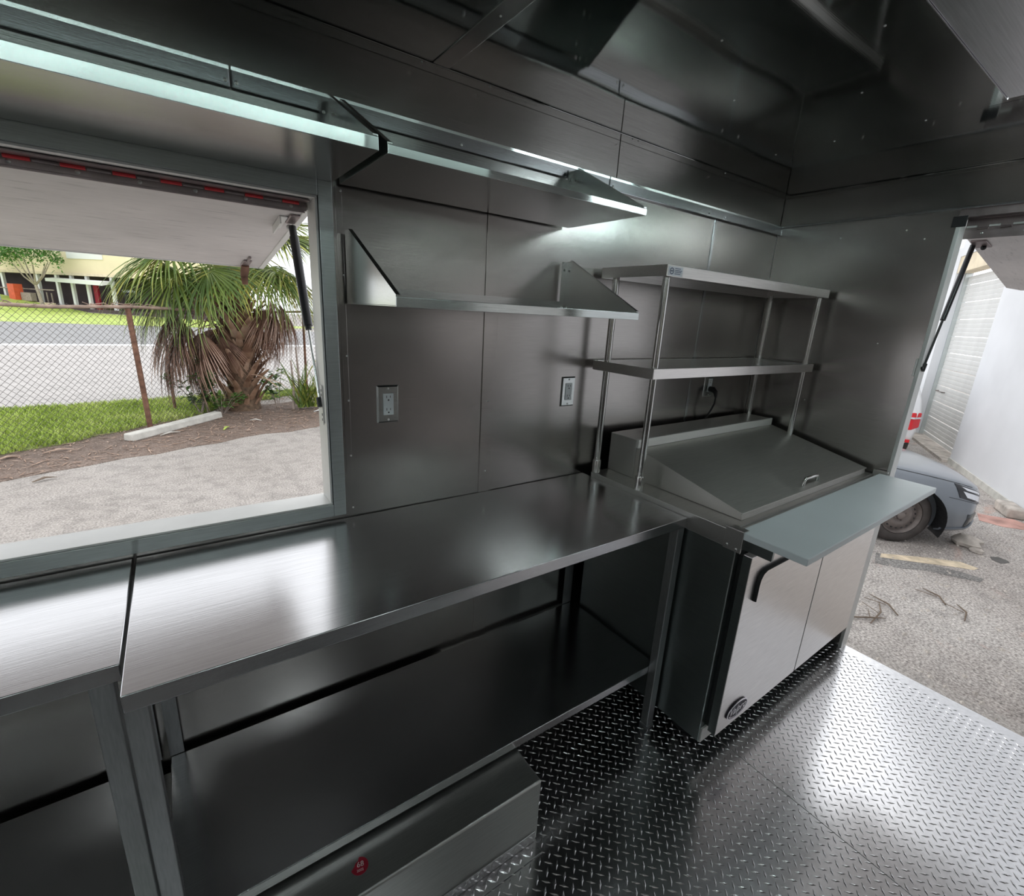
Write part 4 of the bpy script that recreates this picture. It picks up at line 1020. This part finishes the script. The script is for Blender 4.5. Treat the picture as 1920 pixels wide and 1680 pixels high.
for i, s in enumerate((4.6, 5.2, 8.2, 8.9, 12, 13)): obj('porch_rail_post', bbox(s-.04, s+.04, .16, .24, zl(s)-.3, zl(s)+1.1), MT['bark'], bd)
obj('porch_rail', bbox(4.2, 14, .16, .24, zl(8)+.95, zl(8)+1.05), MT['bark'], bd)
obj('upper_window', bbox(-2.5, 1.8, .16, .22, zt+1.45, zt+2.6), MT['column'], bd)
def farbox(name, label, cat, s, d, w_, dp, h, mat, dz=0):
    z = zl(s)+dz
    o = obj(name, bbox(s-w_/2, s+w_/2, d-dp/2, d+dp/2, z, z+h), mat, loc=B(s, d, z), bevel=.03); return tag(o, label, cat)
farbox('bin', 'orange red bin on the bank across the road', 'bin', 7.7, 1.2, .8, .8, 1.6, MT['orange'], -.15)
farbox('utility_box', 'pale blue box in the grass below the orange bin', 'box', 7.3, 3.4, 1.0, .6, .95, MT['blue'], -.45)
farbox('bench', 'brown bench in front of the porch, behind the small tree', 'bench', 6.6, .9, 1.3, .5, .8, MT['bark'], 0)
farbox('yellow_kerb', 'yellow painted kerb along the porch floor', 'kerb', 4.9, .75, 2.6, .2, .22, MT['yellow'], -.1)
def small_tree(label, base, h, seed, cr):
    t = thing('small_tree', label, 'tree', tuple(base), 'trees across the road'); r = random.Random(seed); base = np.array(base)
    fork = base+np.array([-.2,0,h*.30]); obj('trunk', MB().tube([base-np.array([0,0,.3]), base+(fork-base)*.5, fork], [.16,.13,.12], 8), MT['bark'], t, smooth=50)
    tips = []
    for k in range(8):
        a = k*2*PI/8+r.uniform(-.3,.3); tip = fork+np.array([math.cos(a)*cr*.75, math.sin(a)*cr*.75, h*.42*r.uniform(.8,1.15)])
        obj('branch', MB().tube([fork, fork+(tip-fork)*.5+np.array([0,0,-.05*h]), tip], [.09,.06,.03], 6), MT['bark'], t, smooth=50); tips.append(tip)
    mb = MB()
    for k in range(2600):
        a = r.uniform(0, 2*PI); q = r.random()**.5; lay = r.gauss(0, .16)
        p = fork+np.array([math.cos(a)*q*cr*1.25, math.sin(a)*q*cr*1.25, h*(.50+.14*(1-q*q)+lay*.6+.05*math.sin(a*5+q*6))])
        l_ = r.uniform(.08,.2); d = np.array([r.gauss(0,1), r.gauss(0,1), r.gauss(0,.5)]); d /= np.linalg.norm(d); s_ = np.cross(d, [0,0,1.]); s_ /= np.linalg.norm(s_)+1e-9
        mb.add([p-d*l_, p+s_*l_*.5, p+d*l_, p-s_*l_*.5], [(0,1,2,3)])
    o = obj('foliage', mb, MT['tree_leaf'], t, recalc=False); o['kind'] = 'stuff'
small_tree('spreading green tree with bare forked stems across the road, right of the orange bin', at(79, 567, 45.5), 5.2, 3, 1.85)
small_tree('green tree across the road, cut by the left window edge', at(-6, 556, 47), 5.4, 4, 1.6)

# ---- rear lot: white building with a roll up door
q0 = np.array([8.455, .743]); qd = np.array([8.455-5.875, .743+.614]); qd /= np.linalg.norm(qd); qn = np.array([-qd[1], qd[0]])
def G(s, d, z): p_ = q0+qd*s+qn*d; return (p_[0], p_[1], z)      # s along the wall away from us, d out of the wall
def gbox(s0, s1, d0, d1, z0, z1):
    return MB().hexa([G(s0,d0,z0),G(s1,d0,z0),G(s1,d1,z0),G(s0,d1,z0),G(s0,d0,z1),G(s1,d0,z1),G(s1,d1,z1),G(s0,d1,z1)])
gb = thing('warehouse', 'white stucco warehouse with roll up door seen through the rear doorway', 'building', G(1.3, 0, ZG))
DW, DH = 2.68, 3.42
obj('wall', gbox(-14, -.001, -.28, 0, ZG, 5.4), MT['stucco'], gb)
obj('wall', gbox(DW+.001, DW+.34, -.28, 0, ZG, 3.32), MT['stucco'], gb)
obj('wall', gbox(0, DW, -.28, 0, ZG+DH+.32, 5.4), MT['stucco'], gb)
obj('lintel', gbox(0, DW, -.25, -.012, ZG+DH, ZG+DH+.318), MT['lintel'], gb)
obj('base_line', gbox(-14, -.002, .001, .02, ZG, ZG+.10), MT['concrete'], gb)
obj('door_sill', gbox(.002, DW, -.24, .10, ZG, ZG+.05), MT['stone'], gb)
rdoor = obj('door_track', gbox(DW-.06, DW, -.24, -.15, ZG+.05, ZG+DH), MT['frame'], gb)
sl = None; z = ZG+.055; k = 0; zs = []
while z < ZG+DH-.09:
    h = .082; 
    if sl is None:
        prof = [(0,.001),(.006,.004),(.0075,.026),(.0075,.058),(.006,.078),(0,h-.001)]
        mb = MB(); mb.prism([np.array(G(.03, -.215+d_, ZG))+np.array([0,0,zz]) for d_, zz in prof], np.array([*(qd*(DW-.10)), 0]))
        o = obj('slat', mb, MT['slat'], gb); o.location = (0,0,z-ZG); sl = o
    else:
        o = sl.copy(); COL.objects.link(o); o.location = (0,0,z-ZG)
    z += h*(1.0 if k % 4 else 1.12); k += 1
hd_ = obj('door_handle', MB().tube([G(2.3,-.18,.45),G(2.3,-.13,.45),G(1.9,-.13,.45),G(1.9,-.18,.45)], .012, 6), MT['rim'], gb)

# ---- grey car
PHI = D(34)
cd = np.array([math.sin(PHI), -math.cos(PHI), 0]); cn = np.array([-math.cos(PHI), -math.sin(PHI), 0])     # forward, near side
WHEEL = np.array([3.50, .0, ZG])
SW, WW = .74, .80
CO = WHEEL+cd*SW-cn*WW
def K(s, w_, h): return tuple(CO-cd*s+cn*w_+np.array([0,0,h]))
car = thing('car', 'dull grey sedan with steel wheels parked behind the trailer', 'car', tuple(CO-cd*2.2))
# station: s, half width, bottom, shoulder, hood edge, hood centre
ST = [(0.0,.40,.26,.48,.60,.63),(.05,.56,.22,.52,.645,.675),(.14,.68,.19,.56,.685,.715),(.30,.77,.18,.60,.73,.765),(.55,.83,.18,.64,.775,.815),(.9,.86,.19,.68,.82,.86),(1.35,.87,.20,.72,.865,.91),(1.9,.875,.20,.75,.90,.93),(2.8,.875,.20,.78,.92,.94),(3.6,.86,.20,.80,.94,.97),(4.15,.80,.22,.80,.94,.97),(4.45,.68,.28,.72,.86,.88)]
STA = np.array(ST)
def prof_at(s):
    w_, hb_, hs_, he, hc = [np.interp(s, STA[:,0], STA[:,i]) for i in range(1, 6)]
    return [(0,hb_),(.80*w_,hb_),(.96*w_,hb_+.05),(1.0*w_,hb_+.16),(.99*w_,(hb_+hs_)/2+.06),(.985*w_,hs_-.04),(.955*w_,hs_+.02),(.93*w_,hs_+.55*(he-hs_)),(.86*w_,he-.012),(.80*w_,he+.004),(.55*w_,he*.45+hc*.55),(.28*w_,he*.15+hc*.85),(0,hc)]
ss = list(np.unique(np.concatenate([np.linspace(0,.35,12), np.linspace(.4,4.45,42)])))
mb = MB(); rows = []
for s in ss:
    pr = prof_at(s); full = [K(s, w_, h) for w_, h in pr]+[K(s, -w_, h) for w_, h in pr[-2:0:-1]]
    rows.append(len(mb.v)); mb.v += full; m_ = len(full)
for i in range(len(ss)-1):
    for k in range(m_): mb.f.append((rows[i]+k, rows[i]+(k+1) % m_, rows[i+1]+(k+1) % m_, rows[i+1]+k))
mb.f.append(tuple(range(m_))[::-1]); mb.f.append(tuple(rows[-1]+k for k in range(m_)))
body = obj('body', mb, MT['silver'], car, smooth=50)
cut = MB()
for s_ in (SW, SW+2.62):
    for sg in (1, -1):
        cut.tube([np.array(K(s_, sg*.58, .30)), np.array(K(s_, sg*1.1, .30))], .365, 32)
co = obj('cutter', cut, MT['black'])
md = body.modifiers.new('arch', 'BOOLEAN'); md.object = co; md.operation = 'DIFFERENCE'; md.solver = 'EXACT'
dg = bpy.context.evaluated_depsgraph_get(); me2 = bpy.data.meshes.new_from_object(body.evaluated_get(dg))
me2.materials.clear(); me2.materials.append(MT['silver'])
me2.polygons.foreach_set('use_smooth', [True]*len(me2.polygons)); me2.set_sharp_from_angle(angle=D(45))
me2.polygons.foreach_set('material_index', [0]*len(me2.polygons))
body.modifiers.clear(); body.data = me2; bpy.data.objects.remove(co)
# dark arch liners
for s_ in (SW, SW+2.62):
    for sg in (1, -1):
        pr = []; n = 30; vs_ = []
        for k in range(n+1):
            a = D(-25)+ (PI+D(50))*k/n
            for w_ in (.575, .84): vs_.append(K(s_+.362*math.cos(a), sg*w_, .30+.362*math.sin(a)))
        mb = MB(); mb.add(vs_, [(2*k, 2*k+1, 2*k+3, 2*k+2) for k in range(n)])
        obj('arch_liner', mb, MT['black'], car, recalc=False)
def wheel(s_, sg, steer):
    c = np.array(K(s_, sg*WW, .305)); ax = cn*sg; ca, sn = math.cos(steer), math.sin(steer); ax = np.array([ax[0]*ca-ax[1]*sn, ax[0]*sn+ax[1]*ca, 0]); ci = c-ax*.19
    w = obj('tyre', MB().lathe([(.205,-.19),(.27,-.185),(.297,-.17),(.303,-.14),(.303,-.05),(.297,-.018),(.272,-.003),(.235,.003),(.208,-.006),(.205,-.02)], c, ax, 40), MT['tyre'], car, smooth=50)
    obj('rim', MB().lathe([(.206,-.02),(.200,-.012),(.192,-.030),(.178,-.055),(.165,-.050),(.120,-.022),(.085,-.018),(.062,-.030),(.045,-.030),(.040,-.006),(.022,-.002),(.0005,-.002)], c, ax, 40), MT['rim'], w, smooth=35)
    obj('hub_back', MB().lathe([(.0005,-.09),(.2,-.09)], c, ax, 24), MT['black'], w)
    u = np.array([0,0,1.]); v = np.cross(ax, u); hm = MB()
    for k in range(18):
        a = 2*PI*k/18; p_ = c+(u*math.cos(a)+v*math.sin(a))*.147-ax*.0385; nrm_ = ax*.9+(u*math.cos(a)+v*math.sin(a))*-.4; hm.cyl(p_, nrm_, .0115, .008, 8)
    obj('vent_holes', hm, MT['black'], w)
    for k in range(4):
        a = 2*PI*k/4+.4; obj('lug_nut', MB().cyl(c+(u*math.cos(a)+v*math.sin(a))*.055-ax*.024, ax, .009, .02, 6), MT['rim'], w)
wheel(SW, 1, D(16)); wheel(SW, -1, D(16)); wheel(SW+2.62, 1, 0); wheel(SW+2.62, -1, 0)
def skin(s, j, off=.004):
    """point on the body side at station s, profile parameter j"""
    pr = prof_at(s); i = int(min(len(pr)-2, j)); t = j-i; w_, h = np.array(pr[i])*(1-t)+np.array(pr[i+1])*t
    pr2 = prof_at(s+.02); w2, h2 = np.array(pr2[i])*(1-t)+np.array(pr2[i+1])*t
    a = np.array(K(s, w_, h)); b1 = np.array(K(s+.02, w2, h2))-a; dj = np.array(pr[i+1])-np.array(pr[i]); b2 = cn*dj[0]+np.array([0,0,dj[1]])
    nr = np.cross(b1, b2); nr /= np.linalg.norm(nr)+1e-9
    if np.dot(nr, cn+np.array([0,0,.3])) < 0: nr = -nr
    return a+nr*off
def patch(name, corners, mat, parent, off=.004, n=8, thick=.012):
    """corners in (s, j): front-bottom, rear-bottom, rear-top, front-top"""
    c = np.array(corners, float); mb = MB()
    for o_ in (off, off-thick):
        for a in range(n+1):
            for b in range(n+1):
                u, v = a/n, b/n; q = (1-u)*(1-v)*c[0]+u*(1-v)*c[1]+u*v*c[2]+(1-u)*v*c[3]; mb.v.append(tuple(skin(q[0], q[1], o_)))
    m = (n+1)**2
    for a in range(n):
        for b in range(n):
            i = a*(n+1)+b; mb.f.append((i, i+1, i+n+2, i+n+1)); mb.f.append((m+i, m+i+n+1, m+i+n+2, m+i+1))
    bd_ = [a*(n+1) for a in range(n+1)]+[n*(n+1)+b for b in range(1, n+1)]+[a*(n+1)+n for a in range(n-1, -1, -1)]+[b for b in range(n-1, 0, -1)]
    for i, j in zip(bd_, bd_[1:]+bd_[:1]): mb.f.append((i, j, m+j, m+i))
    return obj(name, mb, mat, parent, smooth=50)
hl_ = patch('headlight', [(.05,5.15),(.30,5.35),(.36,7.6),(.06,7.25)], MT['blackgloss'], car, .005)
patch('lamp_lens', [(.07,5.45),(.23,5.6),(.28,6.55),(.075,6.4)], MT['lens'], hl_, .009)
patch('lamp_lens', [(.08,6.75),(.24,6.85),(.30,7.25),(.085,7.1)], MT['lens'], hl_, .009)
patch('seam', [(.10,7.72),(1.5,7.80),(1.5,7.90),(.10,7.82)], MT['black'], car, .0015, 20, .004)
patch('seam', [(.02,5.02),(.40,5.02),(.40,5.10),(.02,5.10)], MT['black'], car, .0015, 10, .004)
patch('fog_grille', [(.05,2.2),(.17,2.2),(.17,3.6),(.05,3.4)], MT['glassdark'], car, .003, 6, .006)
patch('bumper_lip', [(.0,1.2),(.40,1.2),(.40,2.1),(.0,2.1)], MT['silver'], car, .018, 10, .016)
# glass house
mb = MB(); st_ = [(1.28,.72,.90,.905),(1.95,.58,1.36,1.39),(2.6,.58,1.40,1.43),(3.2,.56,1.36,1.39),(3.85,.66,.955,.96)]
for s, w_, h, hc in st_:
    mb.v += [K(s, .80, .90 if s < 3.7 else .94), K(s, w_, h), K(s, 0, hc), K(s, -w_, h), K(s, -.80, .90 if s < 3.7 else .94)]
for i in range(4):
    for k in range(4): mb.f.append((i*5+k, i*5+k+1, i*5+k+6, i*5+k+5))
mb.f += [(0,1,2,3,4), (24,23,22,21,20)]
gl = obj('glass_cabin', mb, MT['glassdark'], car, smooth=30)
mb = MB(); rs_ = [K(s, w_*sg, h+.012) for s, w_, h, hc in st_[1:4] for sg in (1,0,-1)]
rs_ = []
for s, w_, h, hc in st_[1:4]: rs_ += [K(s, w_+.01, h+.006), K(s, 0, hc+.012), K(s, -w_-.01, h+.006)]
mb.add(rs_, [(i*3+k, i*3+k+1, i*3+k+4, i*3+k+3) for i in range(2) for k in range(2)])
obj('roof', mb, MT['silver'], gl, smooth=40, recalc=False)
patch('door_seam', [(1.62,1.5),(1.64,1.5),(1.64,7.9),(1.62,7.9)], MT['black'], car, .0015, 10, .004)

# ---- white sport utility vehicle further back
VO = np.array([7.255, 1.90, ZG]); va = D(24); vd = np.array([math.cos(va), math.sin(va), 0]); vn = np.array([math.sin(va), -math.cos(va), 0])   # forward (away), right side
def V(s, w_, h): return tuple(VO+vd*s+vn*w_+np.array([0,0,h]))
sv = thing('car', 'tall white car with red tail lamp showing beside the rear door edge', 'car', tuple(VO+vd*2.2))
mb = MB(); VS_ = [(-.02,.70,.42,.80,1.02,1.02,.70),(.06,.84,.34,.86,1.06,1.50,.66),(.16,.90,.30,.88,1.08,1.66,.66),(.9,.93,.30,.92,1.08,1.70,.68),(2.2,.93,.30,.92,1.06,1.68,.68),(3.0,.92,.30,.92,1.04,1.08,.75),(3.9,.90,.30,.88,.98,1.02,.70),(4.4,.74,.36,.74,.84,.86,.5)]
for s, w_, hb_, hm_, hs_, hr, wr_ in VS_:
    row = [(0,hb_),(.85*w_,hb_),(.97*w_,hb_+.10),(w_,(hb_+hm_)/2),(w_,hm_),(.955*w_,hs_),(.5*(.955*w_+wr_),(hs_+hr)/2+.02),(wr_,hr-.05),(wr_*.8,hr),(0,hr+.02)]
    full = [V(s, a, b) for a, b in row]+[V(s, -a, b) for a, b in row[-2:0:-1]]; mb.v += full; m_ = len(full)
for i in range(len(VS_)-1):
    for k in range(m_): mb.f.append((i*m_+k, i*m_+(k+1) % m_, (i+1)*m_+(k+1) % m_, (i+1)*m_+k))
mb.f.append(tuple(range(m_))[::-1]); mb.f.append(tuple((len(VS_)-1)*m_+k for k in range(m_)))
obj('body', mb, MT['suvwhite'], sv, smooth=40)
obj('rear_glass', MB().hexa([V(-.03,-.60,1.06),V(-.03,.60,1.06),V(.045,.60,1.06),V(.045,-.60,1.06),V(.06,-.54,1.48),V(.06,.54,1.48),V(.14,.54,1.48),V(.14,-.54,1.48)]), MT['glassdark'], sv, bevel=.02)
for sg in (1, -1):
    tl = obj('tail_lamp', MB().hexa([V(-.035,.56*sg,.58),V(-.005,.80*sg,.58),V(.16,.925*sg,.62),V(.06,.56*sg,.58),V(-.035,.60*sg,.86),V(.02,.80*sg,.88),V(.16,.92*sg,.88),V(.06,.60*sg,.86)]), MT['tail'], sv, bevel=.015)
    obj('reversing_lens', MB().hexa([V(-.045,.57*sg,.775),V(-.012,.805*sg,.775),V(.14,.918*sg,.775),V(.05,.57*sg,.775),V(-.045,.57*sg,.805),V(-.012,.805*sg,.805),V(.14,.918*sg,.805),V(.05,.57*sg,.805)]), MT['lens'], tl)
    obj('reflector', MB().hexa([V(-.03,.60*sg,.36),V(.03,.83*sg,.36),V(.06,.83*sg,.36),V(.02,.60*sg,.36),V(-.03,.60*sg,.41),V(.03,.83*sg,.41),V(.06,.83*sg,.41),V(.02,.60*sg,.41)]), MT['tail'], sv)
    for s_ in (.85, 3.55):
        c = np.array(V(s_, .80*sg, .34)); tw = obj('tyre', MB().lathe([(.2,-.12),(.31,-.11),(.34,-.08),(.34,.08),(.31,.12),(.22,.13),(.2,.11)], c, vn*sg, 28), MT['tyre'], sv, smooth=50)
        obj('rim', MB().lathe([(.2,.1),(.18,.1),(.1,.12),(.0005,.12)], c, vn*sg, 24), MT['rim'], tw, smooth=40)

# ---- bits on the lot
def rock(name, label, cat, c, r_, sq, seed, mat):
    rr = random.Random(seed); mb = MB().ball((0,0,0), 1, 12)
    mb.v = [tuple(np.array(q)*(1+rr.uniform(-.16,.16))) for q in mb.v]; mb.v = [(c[0]+q[0]*r_*sq[0], c[1]+q[1]*r_*sq[1], c[2]+max(-.55, q[2])*r_*sq[2]) for q in mb.v]
    return tag(obj(name, mb, mat, loc=tuple(c), smooth=35), label, cat)
rock('stone', 'pale broken stone lying under the grey car bumper', 'stone', (4.16,-.44,ZG+.045), .105, (1,1.2,.7), 2, MT['stone'])
rock('stone', 'smaller stone chip beside the larger pale stone under the bumper', 'stone', (4.03,-.55,ZG+.02), .045, (1,1.3,.7), 5, MT['stone'])
p = on_z(1890, 964, ZG)
mb = MB().box(-.20,.20,-.09,.09,0,.13).rot(.5); mb.v = [(x+p[0], y+p[1], z+ZG+.001) for x, y, z in mb.v]
tag(obj('concrete_block', mb, MT['stone'], loc=tuple(p), bevel=.02, smooth=30), 'broken pale block by the foot of the white wall', 'block')
def decal(name, pts, mat, z=.003): 
    q = [on_z(u, v, ZG) for u, v in pts]; o = obj(name, MB().prism([(a[0], a[1], ZG+.0005) for a in q], (0,0,z)), mat); o['kind'] = 'structure'
decal('yellow_line', [(1652,1038),(1738,1046),(1800,1054),(1834,1066),(1826,1069),(1788,1063),(1700,1052),(1650,1045)], MT['yellow'])
decal('oil_stain', [(1856,1044),(1872,1045),(1890,1052),(1893,1056),(1876,1057),(1860,1050)], MT['oil'])
decal('oil_stain', [(1642,1036),(1700,1052),(1742,1058),(1800,1072),(1845,1086),(1838,1092),(1790,1082),(1735,1070),(1690,1066),(1640,1056)], MT['tar'], .002)
decal('brick_dust', [(1832,963),(1860,968),(1900,974),(1940,990),(1935,996),(1880,988),(1836,976)], MT['redearth'])
r = random.Random(77)
for i, (u, v, ln, an) in enumerate([(1640,1150,.42,.2),(1655,1135,.3,1.0),(1625,1160,.3,-.6),(1750,1120,.25,.9),(1800,1150,.28,.4)]):
    p = on_z(u, v, ZG); z = ZG+.012; ca, sa_ = math.cos(an), math.sin(an)
    mb = MB().tube([(p[0]-ca*ln/2, p[1]-sa_*ln/2, z), (p[0]+.02, p[1]-.03, z+.01), (p[0]+ca*ln/2, p[1]+sa_*ln/2, z)], [.005,.007,.003], 5)
    mb.tube([(p[0], p[1]-.02, z+.006), (p[0]+ca*.08-sa_*.1, p[1]+sa_*.08+ca*.1, z+.008)], .003, 4)
    tag(obj('twig', mb, MT['twig'], loc=tuple(p)), ['dark twig on the lot nearest the rear doorway corner, longest of three','twig crossing behind the longest one on the lot','short twig at the foot of the doorway jamb','lone thin twig in mid lot','thin twig right of the lone mid lot twig'][i], 'twig')
mb = MB()
for k in range(900):
    x = r.uniform(.3, 5.5); y = r.uniform(-4, 1); l_ = r.uniform(.006,.03); h = l_*.5
    mb.add([(x-l_,y,ZG),(x,y-l_*.7,ZG),(x+l_,y,ZG),(x,y+l_*.6,ZG),(x,y,ZG+h)], [(0,1,4),(1,2,4),(2,3,4),(3,0,4)])
o = obj('gravel', mb, MT['stone']); o['kind'] = 'stuff'; tag(o, 'loose grit and small stones over the broken lot', 'gravel')
